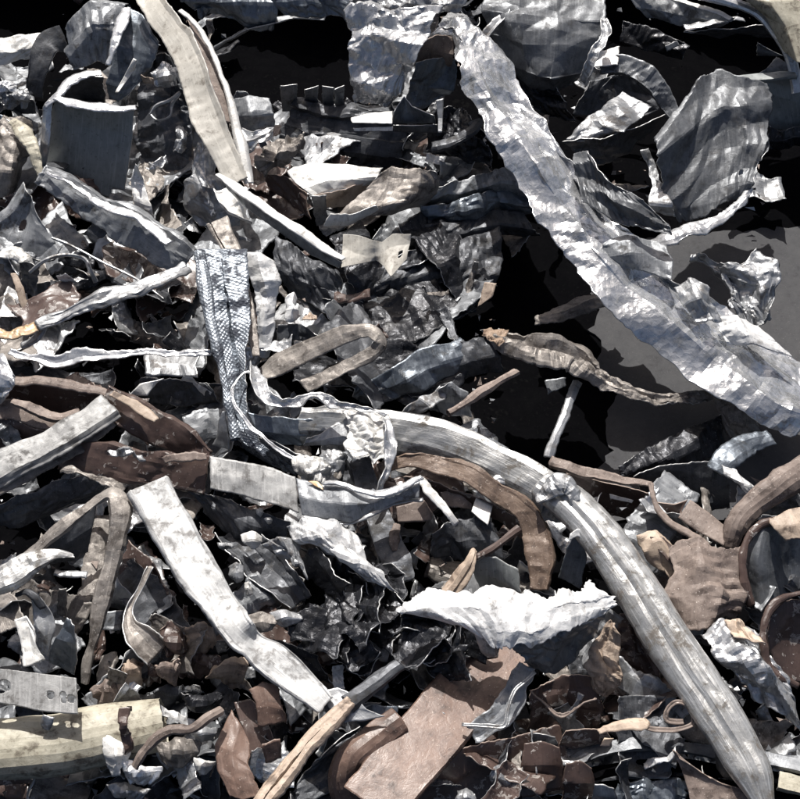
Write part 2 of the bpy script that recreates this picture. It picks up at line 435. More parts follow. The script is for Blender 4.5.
material('lit_floor', (0.062, 0.062, 0.064), (0.052, 0.052, 0.055), dirt=(0.035, 0.034, 0.033), dirt_amt=0.2, metal=0.0, rough=(0.65, 0.8), bump=0.06, speck=0.35, speck_col=(.17, .165, .16), streak=0.0, fine=200, spec=0.15)  # the same floor's colour where sun falls on it

# ------------------------------------------------------------------ floor
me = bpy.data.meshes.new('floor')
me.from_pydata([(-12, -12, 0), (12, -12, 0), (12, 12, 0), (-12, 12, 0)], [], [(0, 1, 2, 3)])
me.materials.append(MAT['shade_and_bar_black'])
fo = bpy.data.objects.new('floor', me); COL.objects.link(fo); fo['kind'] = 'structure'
# sunlit patches of the floor, laid as grey sheets with jagged shadow edges
def panel(lab, poly, th=.4):  # lays one patch of sunlit floor as a grey sheet
    me = bpy.data.meshes.new('lit_floor_patch')
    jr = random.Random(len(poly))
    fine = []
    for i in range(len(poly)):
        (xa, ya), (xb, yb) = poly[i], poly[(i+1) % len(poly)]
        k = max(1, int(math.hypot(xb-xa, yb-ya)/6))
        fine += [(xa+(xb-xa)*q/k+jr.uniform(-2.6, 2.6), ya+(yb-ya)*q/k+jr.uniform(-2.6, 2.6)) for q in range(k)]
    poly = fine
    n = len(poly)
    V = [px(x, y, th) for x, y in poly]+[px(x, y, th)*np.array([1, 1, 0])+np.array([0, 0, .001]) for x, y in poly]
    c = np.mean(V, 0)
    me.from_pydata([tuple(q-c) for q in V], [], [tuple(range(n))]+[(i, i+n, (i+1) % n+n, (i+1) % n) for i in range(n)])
    ob = link('lit_floor_patch', me, c, 'lit_floor', lab, 'panel', th=0)
panel('patch of lit floor laid as a smooth grey sheet below the long silver strip', [(592, 292), (606, 276), (640, 240), (815, 225), (830, 520), (584, 520), (590, 476), (612, 452), (604, 420), (618, 392), (594, 372), (604, 346), (588, 330), (600, 312)])
panel('lit floor edge laid as a grey sheet below the cream tube', [(-60, 786), (60, 788), (112, 797), (112, 850), (-60, 850)])
# ================================================================== the heap, piece by piece
S, P = strip, patch
# ---------------------------------------------------------------- upper left
P('scrap_sheet', 'white lit sheet edge poking out beside the grey box fold', 'sheet', 'chalky_white',
  [[(-25, 40), (20, 34), (64, 31)], [(-25, 55, -1), (18, 50, -1), (50, 45, -1)], [(-25, 70, -3), (10, 63, -3), (36, 57, -3)]], h=15, amp=.005)
P('scrap_sheet', 'dark grey crumpled sheet hunched above the grey box fold', 'sheet', 'grey_sheet',
  [[(62, 28, 2), (92, -4, 5), (128, -2, 5)], [(60, 50, 1), (92, 25, 4), (122, 22, 4)], [(72, 72, -2), (98, 60, -1), (112, 66, -2)]], h=17, amp=.009, sc=.06, lip=(.004, .003))
S('scrap_strip', 'curved dark flange wrapping round the grey box fold', 'strip', 'dark_metal',
  [(66, 38, 2, 26), (48, 45, 2, 24), (38, 68, 0, 20), (34, 98, -4, 18)], h=15, prof=LCH, ref='cam')
box = thing('folded_box_section', 'tall grey painted box fold with bright torn rim', 'box section', 90, 190, 6)
fp = P('front_panel', None, None, 'grey_paint', [[(54, 98, 0), (80, 103, 0), (108, 107, 0), (135, 107, 0)], [(51, 120, -4), (78, 126, -4), (106, 130, -4), (133, 135, -4)], [(46, 172, -13), (73, 184, -13), (98, 195, -13), (124, 203, -13)]], h=22, amp=.0022, sc=.07, tear=.002, parent=box)
P('side_panel', None, None, 'bright_aluminium', [[(43, 107, -1), (48, 101, 0), (53.5, 98, 0)], [(41, 140, -6), (45, 143, -6), (50, 146, -6)], [(40, 166, -12), (42, 170, -12), (45.5, 172, -13)]], h=22, amp=.0015, tear=.002, parent=box)
S('rim', None, None, 'bright_aluminium', [(45, 106, -1, 12), (56, 95, .5, 12), (70, 79, 1.2, 14), (86, 73, 1.2, 12), (102, 72, .8, 10)], h=22.3, amp=.003, parent=fp, prof=BOW)
S('rim', None, None, 'bright_aluminium', [(54, 98, .2, 8), (72, 102, .6, 13), (96, 107, .6, 11), (120, 108, .4, 9), (136, 107, .2, 6)], h=22.3, amp=.003, parent=fp, prof=BOW)
P('back_panel', None, None, 'dark_metal', [[(66, 80, -1), (84, 75, -1), (104, 76, -1)], [(64, 95, -9), (84, 95, -9), (106, 97, -9)], [(64, 104, -14), (84, 104, -14), (108, 105, -14)]], h=22, amp=.003, parent=box)
P('scrap_sheet', 'blue steel sheet folded upright behind the grey box rim', 'sheet', 'blue_steel',
  [[(127, 7, 3), (142, 14, 3), (158, 40, 2)], [(116, 45, 1), (134, 50, 0), (158, 58, 0)], [(104, 82, -3), (122, 88, -4), (146, 76, -3)], [(108, 98, -6), (116, 102, -6), (128, 96, -5)]], h=22, amp=.004, sc=.06)
S('scrap_strip', 'bright folded lip along the edge of the blue steel sheet', 'strip', 'bright_aluminium',
  [(126, 6, 0, 10), (122, 24, 0, 13), (114, 46, -1, 10), (108, 66, -3, 8)], h=25.6, amp=.003, prof=BOW)
P('metal_shard', 'small bright triangular shard propped against the blue steel sheet', 'shard', 'chalky_white',
  [[(134, 58, 1), (137, 60, 1)], [(124, 76, -1), (134, 70, -1)], [(115, 92, -2), (119, 92, -2)]], h=22.5, amp=.002, tear=.001)
st = S('scrap_strip', 'long cream strip with its shaded half coloured brown hanging down beside the blue steel sheet', 'strip', 'bone_paint',
  [(146, -6, 0, 24, -5), (166, 22, 0, 28, -12), (190, 60, -1, 31, -16), (201, 98, -3, 30, -14), (213, 130, -5, 30, -8), (232, 170, -8, 26, 0), (240, 182, -9, 20)], h=28, amp=.0022, sc=.06, tear=.002, prof=[(-1, .25), (-.6, .05), (.15, 0), (1, -.12)], lip=.001)
P('shaded_half', None, None, 'dusty_brown', [[(187, 20, 0), (196, 28, -2)], [(196, 48, -1), (214, 56, -2)], [(208, 88, -2), (226, 92, -3)], [(221, 122, -4), (233, 124, -5)]], h=27, amp=.002, parent=st, tear=.001)  # shadow on this half put into a brown colour
S('folded_rim', None, None, 'chalky_white', [(180, 10, 1, 5), (197, 26, 0, 6), (214, 55, -1, 6), (227, 92, -3, 6), (235, 122, -5, 9), (243, 155, -7, 13), (249, 184, -9, 10)], h=27.6, amp=.0015, parent=st, prof=BOW, tear=.001)
an = S('scrap_strip', 'white edged angle strip sloping below the cream strip', 'strip', 'chalky_white',
  [(218, 174, 2, 7), (240, 190, 1.5, 11), (280, 217, .5, 11), (318, 243, -.5, 10), (344, 260, -1, 5)], h=21, prof=BOW, amp=.0015, tear=.001, wob=.6)
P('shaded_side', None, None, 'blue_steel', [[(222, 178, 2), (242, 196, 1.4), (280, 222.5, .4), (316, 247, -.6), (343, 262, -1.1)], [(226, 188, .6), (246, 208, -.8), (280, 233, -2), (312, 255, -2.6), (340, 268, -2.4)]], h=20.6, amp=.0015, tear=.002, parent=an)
P('scrap_sheet', 'mottled grey white crumple tucked under the end of the cream strip', 'sheet', 'dull_aluminium',
  [[(196, 146, 2), (206, 140, 3), (214, 160, 1)], [(188, 182, 0), (206, 185, 2), (226, 190, 1)], [(190, 205, -3), (212, 216, -1), (242, 212, -2)], [(200, 228, -5), (216, 228, -4), (236, 224, -4)]], h=15, amp=.008, sc=.04)
S('scrap_strip', 'curled white tab lapping round the mottled crumple below the cream strip', 'strip', 'chalky_white',
  [(222, 188, 2, 20), (232, 206, 1, 24), (243, 214, 0, 14), (250, 222, -2, 4)], h=17, prof=TROUGH, amp=.004)
S('scrap_strip', 'grey torn strip with a bright upper edge slanting below the grey box fold', 'strip', 'grey_sheet',
  [(38, 172, 2, 24, 10), (66, 190, 1, 30, 5), (98, 210, 0, 34, -5), (132, 228, 0, 38, -8), (160, 246, 0, 40, -8), (188, 262, -1, 30)], h=15.5, ref='cam', prof=[(-1, -.5), (-.85, -.08), (0, 0), (1, .02)], amp=.004, tear=.005)
S('metal_shard', 'thin bright torn sliver lying along the slanting grey strip', 'shard', 'bright_aluminium',
  [(44, 171, 0, 4), (56, 175, .3, 5), (78, 188, 0, 4), (98, 203, 0, 9), (118, 210, 0, 11), (138, 218, 0, 9), (156, 231, -.5, 14), (168, 245, -1, 8)], h=18.2, amp=.003, tear=.003)
P('metal_shard', 'upright bright mottled tongue between the grey box fold and the cream strip', 'shard', 'chalky_white',
  [[(133, 164, 4), (136, 164, 4)], [(131, 180, 1), (146, 184, 1)], [(134, 200, -1), (152, 206, -1)], [(137, 219, -3), (155, 217, -3)]], h=16, amp=.004, tear=.003)
P('scrap_sheet', 'dark grey flap hanging under the slanting grey strip', 'sheet', 'dark_metal',
  [[(98, 212, 0), (126, 222, 0), (146, 234, 0)], [(88, 228, -3), (118, 240, -3), (150, 250, -3)], [(76, 240, -5), (110, 262, -6), (140, 270, -6)]], h=12.5, amp=.006, tear=.006)
P('scrap_sheet', 'pale burnt buckled plate beside the grey box fold', 'sheet', 'burnt_metal',
  [[(2, 116, 2), (16, 118, 2), (32, 118, 1)], [(-8, 140, 1), (14, 146, 2), (36, 148, 0)], [(-8, 170, 0), (10, 172, 1), (30, 160, -1)], [(-8, 200, -3), (8, 196, -3), (20, 182, -4)]], h=15, amp=.007, sc=.05)
S('scrap_strip', 'narrow bent cream sliver beside the side wall of the grey box fold', 'strip', 'cream_paint',
  [(12, 118, 1, 12), (24, 130, 1, 17), (32, 145, 0, 14), (38, 165, -2, 8), (42, 176, -3, 6)], h=18, prof=BOW, amp=.003)
P('scrap_sheet', 'blue grey scrap with white chips between the pale buckled plate and cream sliver', 'sheet', 'blue_steel', [[(-12, 112), (2, 114), (12, 124)], [(-12, 135, -2), (4, 138, -2), (14, 148, -2)], [(-12, 155, -4), (4, 158, -5), (10, 162, -5)]], h=17, amp=.006)
P('scrap_sheet', 'dark flared sheet with curled lower rim under the pale buckled plate', 'sheet', 'grey_sheet',
  [[(22, 178, 3), (30, 192, 3), (34, 202, 2)], [(4, 208, 1), (26, 214, 0), (42, 224, 0)], [(-14, 224, -1), (16, 238, -2), (56, 242, -2)], [(-14, 240, -3), (14, 256, -4), (52, 258, -4)], [(-12, 246, -4), (20, 270, -5), (32, 274, -5)]], h=12, amp=.005, lip=(.003, .003), holes=[(.55, .45, .006)])
S('scrap_strip', 'curled white lip under the flared dark sheet', 'strip', 'chalky_white', [(-8, 254, 0, 14), (12, 252, .5, 14), (26, 262, 0, 12), (33, 276, -2, 5)], h=12, prof=BOW, amp=.004)
S('metal_wire', 'thin grey wire crossing the dark gap below the flared sheet', 'wire', 'dull_aluminium', [(52, 238, 2, 3), (72, 246, 2, 3), (106, 264, 1, 2.5), (138, 280, 0, 2.5), (168, 302, -1, 2)], h=13, prof=ELL(1, 6), closed=True, amp=.0006, th=0, tear=0)
S('metal_wire', 'thick grey wire arched over the black hollow under the flared sheet', 'wire', 'dull_aluminium', [(30, 272, 0, 4), (46, 260, 2, 4), (66, 255, 2, 4), (84, 259, 1, 4), (90, 270, 0, 5), (96, 282, -2, 5)], h=12.5, prof=ELL(1, 6), closed=True, amp=.001, th=0, tear=0)
for (x, y, a, lab, m) in [(2, 84, 8, 'crinkled bright foil scrap below the white lit sheet edge', 'bright_aluminium'), (14, 92, 9, 'duller crinkled foil scrap beside the curved dark flange', 'dull_aluminium')]:
    P('foil_scrap', lab, 'foil', m, [[(x-14, y-4, 0), (x, y-5, 1), (x+14, y, 0)], [(x-14, y+4), (x, y+4, 2), (x+16, y+8)], [(x-12, y+12, -1), (x+2, y+12, -1), (x+14, y+16, -2)]], h=15, amp=.009, sc=.025)
P('scrap_sheet', 'dark slab under the crinkled foil scraps by the curved flange', 'sheet', 'dark_metal', [[(-14, 98), (12, 98), (34, 100)], [(-14, 112, -3), (14, 112, -3), (36, 114, -3)]], h=13, amp=.004)
# inner tangle between grey box fold and cream strip
P('scrap_sheet', 'dark crumpled sheet in the hollow between grey box fold and cream strip', 'sheet', 'dark_metal',
  [[(146, 60, 2), (166, 56, 2), (182, 76, 1)], [(140, 100, -1), (166, 98, 0), (188, 108, -1)], [(136, 140, -5), (166, 140, -4), (196, 138, -5)], [(140, 176, -9), (168, 180, -8), (196, 176, -9)]], h=17, amp=.012, sc=.05)
P('foil_scrap', 'small crinkled bright foil knot high in the hollow by the cream strip', 'foil', 'bright_aluminium', [[(152, 68, 0), (164, 62, 1), (174, 68, 0)], [(154, 78), (166, 76, 2), (176, 78)], [(160, 84, -1), (168, 84, -1), (174, 82, -1)]], h=21, amp=.008, sc=.02)
P('foil_scrap', 'tan crinkled flake in the hollow by the blue steel sheet', 'foil', 'tan_film', [[(138, 74), (150, 78), (160, 86)], [(142, 84, -2), (152, 86, -1), (164, 84, -2)]], h=20, amp=.004)
P('foil_scrap', 'pale crinkled scrap at mid depth beside the edge of the grey box fold', 'foil', 'dull_aluminium', [[(174, 128), (182, 126), (190, 134)], [(176, 140), (182, 138, 1), (186, 140)], [(176, 152, -2), (180, 152, -1), (186, 148, -2)]], h=16, amp=.006, sc=.02)
S('metal_wire', 'curly thin wire tangled in the hollow beside the cream strip', 'wire', 'dull_aluminium', [(150, 114, 0, 3), (156, 106, 1, 3), (170, 100, 2, 3), (180, 92, 2, 3), (172, 104, 1, 3), (170, 116, 0, 3), (158, 120, -1, 3), (150, 114, -1, 3)], h=18, prof=ELL(1, 6), closed=True, amp=.001, th=0, tear=0)
P('foil_scrap', 'bright twisted foil sliver low in the hollow near the upright mottled tongue', 'foil', 'bright_aluminium', [[(158, 160, 1), (166, 156, 1)], [(150, 172), (160, 168, 1)], [(146, 168, -1), (152, 162, 0)]], h=14, amp=.006, sc=.02)

# ---------------------------------------------------------------- top edge
P('foil_scrap', 'blue grey crumpled sheet behind the head of the cream strip', 'foil', 'blue_steel',
  [[(172, -12, 2), (205, -14, 2), (240, -16, 2), (275, -12, 2)], [(180, 2, 1), (210, 2, 1), (244, 4, 1), (278, 4, 1)], [(196, 14, -1), (218, 12, -1), (248, 18, -1), (272, 18, -2)], [(200, 20, -3), (222, 20, -3), (252, 28, -3), (268, 26, -4)]], h=24, amp=.009, sc=.045)
S('scrap_strip', 'pair of thin dark flanges bridging the black gap behind the cream strip', 'strip', 'grey_sheet', [(212, 48, -3, 12, 25), (232, 34, 0, 13, 20), (262, 24, 2, 13, 15), (296, 16, 3, 12, 10), (326, 18, 3, 8)], h=20, prof=VEE, amp=.002, mat2='dull_aluminium')
P('foil_scrap', 'bright blue white foil fold between blue grey sheet and silver crumple', 'foil', 'bright_aluminium',
  [[(270, -10, 2), (296, -14, 2), (322, -12, 2), (352, -10, 2)], [(272, 6), (298, 0, 1), (322, 4), (352, 8)], [(284, 16, -2), (304, 16, -2), (328, 14, -2), (350, 20, -2)]], h=25, amp=.009, sc=.04, mat2='blue_steel')
P('foil_scrap', 'silver crumple hanging over the black gap with a ragged lower hem', 'foil', 'bright_aluminium',
  [[(346, 10, 3), (372, 2, 4), (405, 10, 5), (440, 8, 5)], [(352, 40, 1), (378, 34, 3), (404, 36, 4), (430, 34, 4)], [(350, 66, -2), (376, 64, -1), (398, 64, 1), (418, 60, 2)], [(354, 90, -6), (374, 92, -5), (392, 90, -4), (406, 84, -3)], [(356, 104, -9), (372, 106, -9), (390, 104, -8), (402, 100, -7)]], h=24, amp=.011, sc=.045, tear=.006)
P('scrap_sheet', 'row of crinkled silver leaves behind the silver crumple', 'sheet', 'dull_aluminium',
  [[(350, -14, 1), (390, -16, 1), (430, -14, 1), (470, -10, 1)], [(352, 2), (392, 4), (432, 2), (466, 4)], [(352, 12, -2), (390, 14, -2), (430, 14, -2), (462, 14, -2)]], h=27, amp=.009, sc=.04)
P('scrap_sheet', 'dusty brown pocket of folded sheet under the head of the long silver strip', 'sheet', 'dusty_brown',
  [[(410, 48, 0), (434, 34, 1), (456, 36, 0)], [(410, 58, -2), (432, 50, -2), (456, 56, -2)], [(414, 66, -5), (432, 66, -5), (452, 66, -5)]], h=23, amp=.004)
P('scrap_sheet', 'dark blue folded pocket below the silver crumple', 'sheet', 'blue_steel',
  [[(416, 62, 2), (440, 58, 2), (460, 56, 1)], [(410, 84, -2), (428, 88, -3), (456, 84, -3)], [(402, 104, -6), (424, 110, -7), (450, 96, -6)]], h=19, amp=.006)
pl = thing('folded_plate', 'small folded plate with a white lit tab and shaded blue side', 'plate', 395, 131, 15)
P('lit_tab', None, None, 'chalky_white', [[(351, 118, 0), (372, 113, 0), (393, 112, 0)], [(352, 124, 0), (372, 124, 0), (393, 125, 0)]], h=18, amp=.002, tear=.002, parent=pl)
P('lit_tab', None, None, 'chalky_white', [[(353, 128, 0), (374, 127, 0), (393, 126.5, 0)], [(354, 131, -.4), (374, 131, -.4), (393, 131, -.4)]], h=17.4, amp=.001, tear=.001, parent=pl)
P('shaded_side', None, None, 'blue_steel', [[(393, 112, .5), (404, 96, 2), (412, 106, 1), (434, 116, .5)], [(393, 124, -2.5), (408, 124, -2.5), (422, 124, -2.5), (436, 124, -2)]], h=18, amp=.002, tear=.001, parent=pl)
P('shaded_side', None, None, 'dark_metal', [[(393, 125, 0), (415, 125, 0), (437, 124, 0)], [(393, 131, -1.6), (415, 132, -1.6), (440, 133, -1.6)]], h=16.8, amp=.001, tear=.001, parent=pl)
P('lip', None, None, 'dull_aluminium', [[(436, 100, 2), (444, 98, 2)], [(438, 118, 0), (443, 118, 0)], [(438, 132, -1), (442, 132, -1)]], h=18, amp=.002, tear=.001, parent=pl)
# dark beam below the black gap
S('scrap_profile', 'charcoal ribbed profile lying below the black gap', 'profile', 'dark_metal',
  [(286, 120, 0, 62), (320, 130, 0, 66), (360, 134, 0, 66), (408, 140, 0, 60)], h=10, ref='cam', prof=[(-1, -.5), (-.8, -.05), (-.5, .05), (-.45, -.12), (.1, -.05), (.15, .08), (.6, .05), (1, -.4)], amp=.004, tear=.006)
for k, x in enumerate((290, 312, 328, 340)):
    P('metal_shard', ['broad dark tab standing on the charcoal profile next to the cream strip', 'dark fin standing on the middle of the charcoal profile', 'narrow ribbed fin standing on the charcoal profile', 'end fin standing on the charcoal profile under the silver crumple'][k], 'shard', 'grey_sheet',
      [[(x-9+k, 86+k % 2*3, 1), (x+8-k, 84+k % 3*2, 1)], [(x-9+k, 100, -3), (x+8-k, 100, -3)], [(x-8+k, 112, -6), (x+8-k, 112, -6)]], h=15, amp=.003, tear=.003)
P('scrap_sheet', 'dark rounded sheet beside the cream strip middle', 'sheet', 'grey_sheet',
  [[(228, 100, 1), (248, 96, 2), (270, 98, 1)], [(230, 116, -1), (250, 116, 1), (274, 114, 0)], [(238, 132, -5), (256, 134, -3), (274, 128, -3)]], h=17, amp=.005, sc=.05)
S('foil_scrap', 'curly bright foil ribbon beside the cream strip', 'foil', 'bright_aluminium', [(240, 132, 0, 8), (250, 138, 1, 12), (262, 132, 2, 9), (270, 130, 1, 7), (264, 138, 0, 8), (252, 146, -1, 12), (248, 152, -2, 8)], h=18, amp=.005, prof=TROUGH)
P('foil_scrap', 'burnt crinkled lump above the white bowl shaped curl', 'foil', 'burnt_metal', [[(262, 150), (280, 138, 1), (304, 136, 1)], [(256, 164), (280, 152, 3), (304, 146, 1)], [(262, 176, -2), (280, 168, 0), (302, 158, -1)]], h=15, amp=.012, sc=.03)
# bowl shaped curl
bw = thing('curled_sheet', 'bowl shaped curled sheet with sunlit white top below the charcoal profile', 'sheet', 360, 225, 9)
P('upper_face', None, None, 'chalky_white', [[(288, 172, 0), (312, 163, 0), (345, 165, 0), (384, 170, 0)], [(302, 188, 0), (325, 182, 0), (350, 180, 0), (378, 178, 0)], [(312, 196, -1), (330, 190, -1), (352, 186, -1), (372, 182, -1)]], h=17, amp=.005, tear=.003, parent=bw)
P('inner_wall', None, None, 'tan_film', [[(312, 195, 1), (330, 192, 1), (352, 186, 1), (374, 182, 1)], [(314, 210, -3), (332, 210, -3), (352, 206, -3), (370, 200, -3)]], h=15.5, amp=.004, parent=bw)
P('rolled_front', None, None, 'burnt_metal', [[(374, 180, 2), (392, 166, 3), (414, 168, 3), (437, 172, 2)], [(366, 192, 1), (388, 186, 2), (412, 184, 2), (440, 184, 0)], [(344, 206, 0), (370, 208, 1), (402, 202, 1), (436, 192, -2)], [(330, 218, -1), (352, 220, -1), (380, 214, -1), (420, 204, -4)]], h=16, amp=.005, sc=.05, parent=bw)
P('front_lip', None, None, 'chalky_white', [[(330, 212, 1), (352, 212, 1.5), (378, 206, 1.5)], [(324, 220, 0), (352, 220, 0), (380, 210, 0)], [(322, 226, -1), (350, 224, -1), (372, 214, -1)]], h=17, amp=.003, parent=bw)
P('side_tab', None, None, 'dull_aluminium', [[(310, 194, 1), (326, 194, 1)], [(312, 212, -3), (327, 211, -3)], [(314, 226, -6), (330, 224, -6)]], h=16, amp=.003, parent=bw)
P('scrap_sheet', 'dark brown shadowed plate below the white edged angle strip', 'sheet', 'brown_paint', [[(268, 172, 1), (290, 178, 1), (310, 194, 1)], [(270, 190, -2), (292, 206, -2), (312, 220, -2)]], h=11, amp=.006)
# fish tail bracket
bk = P('bracket', 'cream fish tail shaped bracket with a small round hole', 'bracket', 'bone_paint',
  [[(343, 234, 1), (360, 236, 1), (374, 240, 1.2), (382, 242, .6), (393, 234, 1), (411, 234, 1)], [(342, 250, 0), (360, 250, 0), (374, 248, .4), (384, 250, 0), (396, 246, 0), (410, 244, 0)], [(341, 268, -1), (358, 264, -1), (376, 260, -1), (384, 266, -1), (391, 277, -1), (406, 259, -1)]], h=16, amp=.0022, tear=.001, res=.0011, holes=[(.86, .62, .0042)])
# dark layered sheets to the right
for k, (y0, m, lab) in enumerate([(184, 'grey_sheet', 'uppermost wavy grey sheet tucked under the long silver strip'), (204, 'blue_steel', 'middle wavy blue grey sheet tucked under the long silver strip'), (226, 'dark_metal', 'lowest wavy dark sheet tucked under the long silver strip')]):
    P('scrap_sheet', lab, 'sheet', m, [[(436-k*12, y0+2, 2), (466, y0-6, 2), (496, y0-16, 2), (524, y0-14, 1)], [(426-k*6, y0+14, 0), (462, y0+8, 1), (500, y0-2, 1), (534, y0+4, 0)], [(410, y0+22, -3), (460, y0+20, -2), (506, y0+10, -2), (540, y0+14, -3)]], h=13-k*2.2, amp=.006, lip=(.002, .003))
P('scrap_sheet', 'crinkled black foil wedged beside the long silver strip', 'sheet', 'charred_foil', [[(440, 110, 2), (462, 108, 2), (480, 130, 2)], [(428, 132), (456, 136, 2), (488, 150)], [(424, 152, -3), (456, 160, -2), (492, 166, -3)]], h=13, amp=.012, sc=.03)
S('scrap_strip', 'narrow coiled dark strip under the folded plate', 'strip', 'dark_metal', [(432, 146, 0, 10), (450, 142, 1, 12), (470, 132, 2, 12), (478, 122, 2, 10), (468, 126, 1, 9)], h=15, prof=CURL, amp=.003)
P('scrap_sheet', 'dark brown crumpled plate in shade below the fish tail bracket', 'sheet', 'dark_metal',  # plate's shade put into its colour with a darker metal
  [[(388, 262, 2), (420, 246, 2), (456, 240, 2), (500, 226, 1)], [(380, 288), (420, 278, 1), (460, 268, 1), (506, 262)], [(376, 310, -2), (416, 306, -1), (456, 300, -1), (490, 296, -2)], [(380, 330, -5), (412, 330, -4), (450, 324, -4), (478, 316, -5)]], h=9, amp=.010, sc=.05)
P('metal_shard', 'small pale shard sticking out beside the black void', 'shard', 'tan_film', [[(484, 281, 1), (497, 283, 1)], [(481, 293, 0), (493, 296, 0)], [(477, 308, -1), (480, 306, -1)]], h=13, amp=.002, tear=.002)

# ---------------------------------------------------------------- upper right
C1R = [[(428, 40), (434, 26), (440, 12), (448, 6), 22], [(448, 36), (454, 24), (462, 16), (470, 14), 24], [(460, 62), (470, 52), (482, 44), (494, 44), 24.8],
   [(466, 92), (482, 86), (500, 80), (514, 80), 24.5], [(484, 130), (505, 122), (525, 116), (543, 118), 23.8], [(510, 172), (535, 162), (560, 154), (573, 160), 22.4],
   [(536, 216), (562, 205), (586, 198), (597, 205), 20.2], [(566, 258), (594, 246), (622, 236), (634, 243), 18.2], [(602, 302), (628, 288), (656, 274), (674, 278), 16.2],
   [(650, 346), (676, 326), (704, 312), (730, 304), 14], [(704, 388), (724, 366), (748, 346), (768, 334), 12.5], [(762, 424), (778, 404), (790, 384), (802, 358), 11.2], [(798, 440), (808, 420), (815, 400), (820, 372), 10.4]]
C1D = [(-1, 1, .4, -1), (-.6, 1.2, .6, -1), (1.2, 1.6, -.8, -2.4), (-.8, 2.2, .6, -2), (1.4, 1.2, -1.6, .4), (-.2, 2.4, -1.4, -.8), (1.6, .8, -1.8, .6), (-.6, 2.2, .4, -2), (1.4, 1.2, -1.8, .4), (-.4, 2.6, -.6, -2), (1.4, 1.4, .6, -2.4), (-.4, 2.2, -1.2, -1), (0, 1, 0, 0)]
P('scrap_strip', 'longest and broadest crumpled silver strip, sweeping past the big grey leaf sheet', 'strip', 'silver_sheet',
  [[(q[0], q[1], r[4]+d) for q, d in zip(r[:4], dd)] for r, dd in zip(C1R, C1D)], h=0, amp=.009, sc=.08, tear=.008, res=.0022, octv=3, lin=1.0)
P('scrap_sheet', 'dark crumpled sheet hanging beside the head of the long silver strip', 'sheet', 'slate_sheet',
  [[(482, -10, 4), (520, -12, 5), (560, -12, 5), (604, -8, 3)], [(482, 12, 2), (520, 14, 4), (560, 16, 4), (604, 20, 2)], [(488, 36, -1), (520, 44, 1), (556, 46, 1), (596, 50, -1)], [(504, 60, -5), (526, 72, -3), (552, 80, -3), (586, 74, -4)], [(520, 72, -8), (534, 86, -7), (556, 90, -7), (572, 84, -7)]], h=20, amp=.009, sc=.085)
S('scrap_strip', 'thin pale edge strip standing behind the head of the long silver strip', 'strip', 'dull_aluminium', [(480, 42, -2, 9), (492, 26, 0, 10), (508, 8, 1, 8), (516, -8, 1, 8)], h=22, amp=.002, prof=VEE)
S('scrap_strip', 'twisted bright edge curl between olive dark sheet and small white tab', 'strip', 'dull_aluminium', [(604, 18, 2, 8), (606, 36, 1, 9), (596, 52, 0, 10), (588, 68, -2, 8), (582, 84, -5, 6)], h=21, amp=.004, prof=TROUGH)
P('scrap_sheet', 'black crushed bundle hanging under the olive dark sheet', 'sheet', 'charred_foil', [[(498, 62, 2), (524, 76, 2), (556, 86, 2)], [(512, 84), (536, 96), (566, 104)], [(528, 106, -3), (548, 116, -3), (574, 124, -3)]], h=12, amp=.009, sc=.035)
P('metal_shard', 'small white tab above the sunlit crumpled block', 'shard', 'chalky_white', [[(600, 50, 1), (620, 46, 1)], [(590, 68), (618, 66)]], h=17, amp=.002)
S('scrap_strip', 'dark arched flange behind the sunlit crumpled block', 'strip', 'grey_sheet', [(600, 66, 1, 16), (626, 64, 2, 18), (650, 78, 1, 20), (668, 102, -2, 18), (678, 118, -4, 14)], h=15, ref='cam', prof=LCH, amp=.003)
P('scrap_sheet', 'dark plate under the arched flange', 'sheet', 'dark_metal', [[(590, 80), (616, 74), (650, 84)], [(578, 100, -3), (616, 96, -3), (660, 108, -3)], [(574, 116, -5), (610, 116, -5), (640, 120, -5)]], h=11, amp=.005)
bl = thing('crumpled_block', 'sunlit crumpled block with mottled white top beside the big grey leaf', 'block', 615, 165, 8)
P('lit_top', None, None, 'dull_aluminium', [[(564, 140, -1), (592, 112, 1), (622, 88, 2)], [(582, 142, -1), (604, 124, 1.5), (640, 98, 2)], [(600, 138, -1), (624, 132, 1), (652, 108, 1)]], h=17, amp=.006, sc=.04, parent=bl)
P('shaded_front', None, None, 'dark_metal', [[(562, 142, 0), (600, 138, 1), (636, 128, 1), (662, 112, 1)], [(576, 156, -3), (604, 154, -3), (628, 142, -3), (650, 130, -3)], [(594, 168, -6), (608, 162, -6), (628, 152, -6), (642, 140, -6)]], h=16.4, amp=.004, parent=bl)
P('scrap_sheet', 'big grey crumpled leaf shaped sheet standing over the silver strip', 'sheet', 'slate_sheet',
  [[(652, 138, 2), (682, 102, 3), (700, 80, 4), (716, 74, 4), (742, 80, 4), (768, 82, 3)], [(657, 156, 1), (690, 130, 1.6), (706, 114, 2.4), (724, 106, 3), (746, 108, 3), (774, 104, 2)], [(662, 186, -3), (690, 168, -2), (710, 152, -1), (730, 148, -1), (746, 146, 0), (765, 150, 0)], [(670, 212, -6), (690, 204, -5), (710, 190, -4), (728, 184, -3), (742, 180, -3), (755, 182, -2)], [(678, 226, -8), (694, 222, -7), (710, 214, -6), (724, 206, -5), (736, 200, -5), (746, 194, -4)]], h=19, amp=.006, sc=.06, tear=.008, lip=(.004, .004), holes=[(.8, .78, .004)])
S('scrap_strip', 'bright ragged strip along the foot of the big grey leaf sheet', 'strip', 'bright_aluminium', [(750, 188, 1, 8), (738, 206, 1, 13), (718, 220, 1, 17), (690, 232, 1, 18), (664, 240, 0, 20), (648, 244, -1, 12)], h=14.5, amp=.005, tear=.004, prof=BOW)
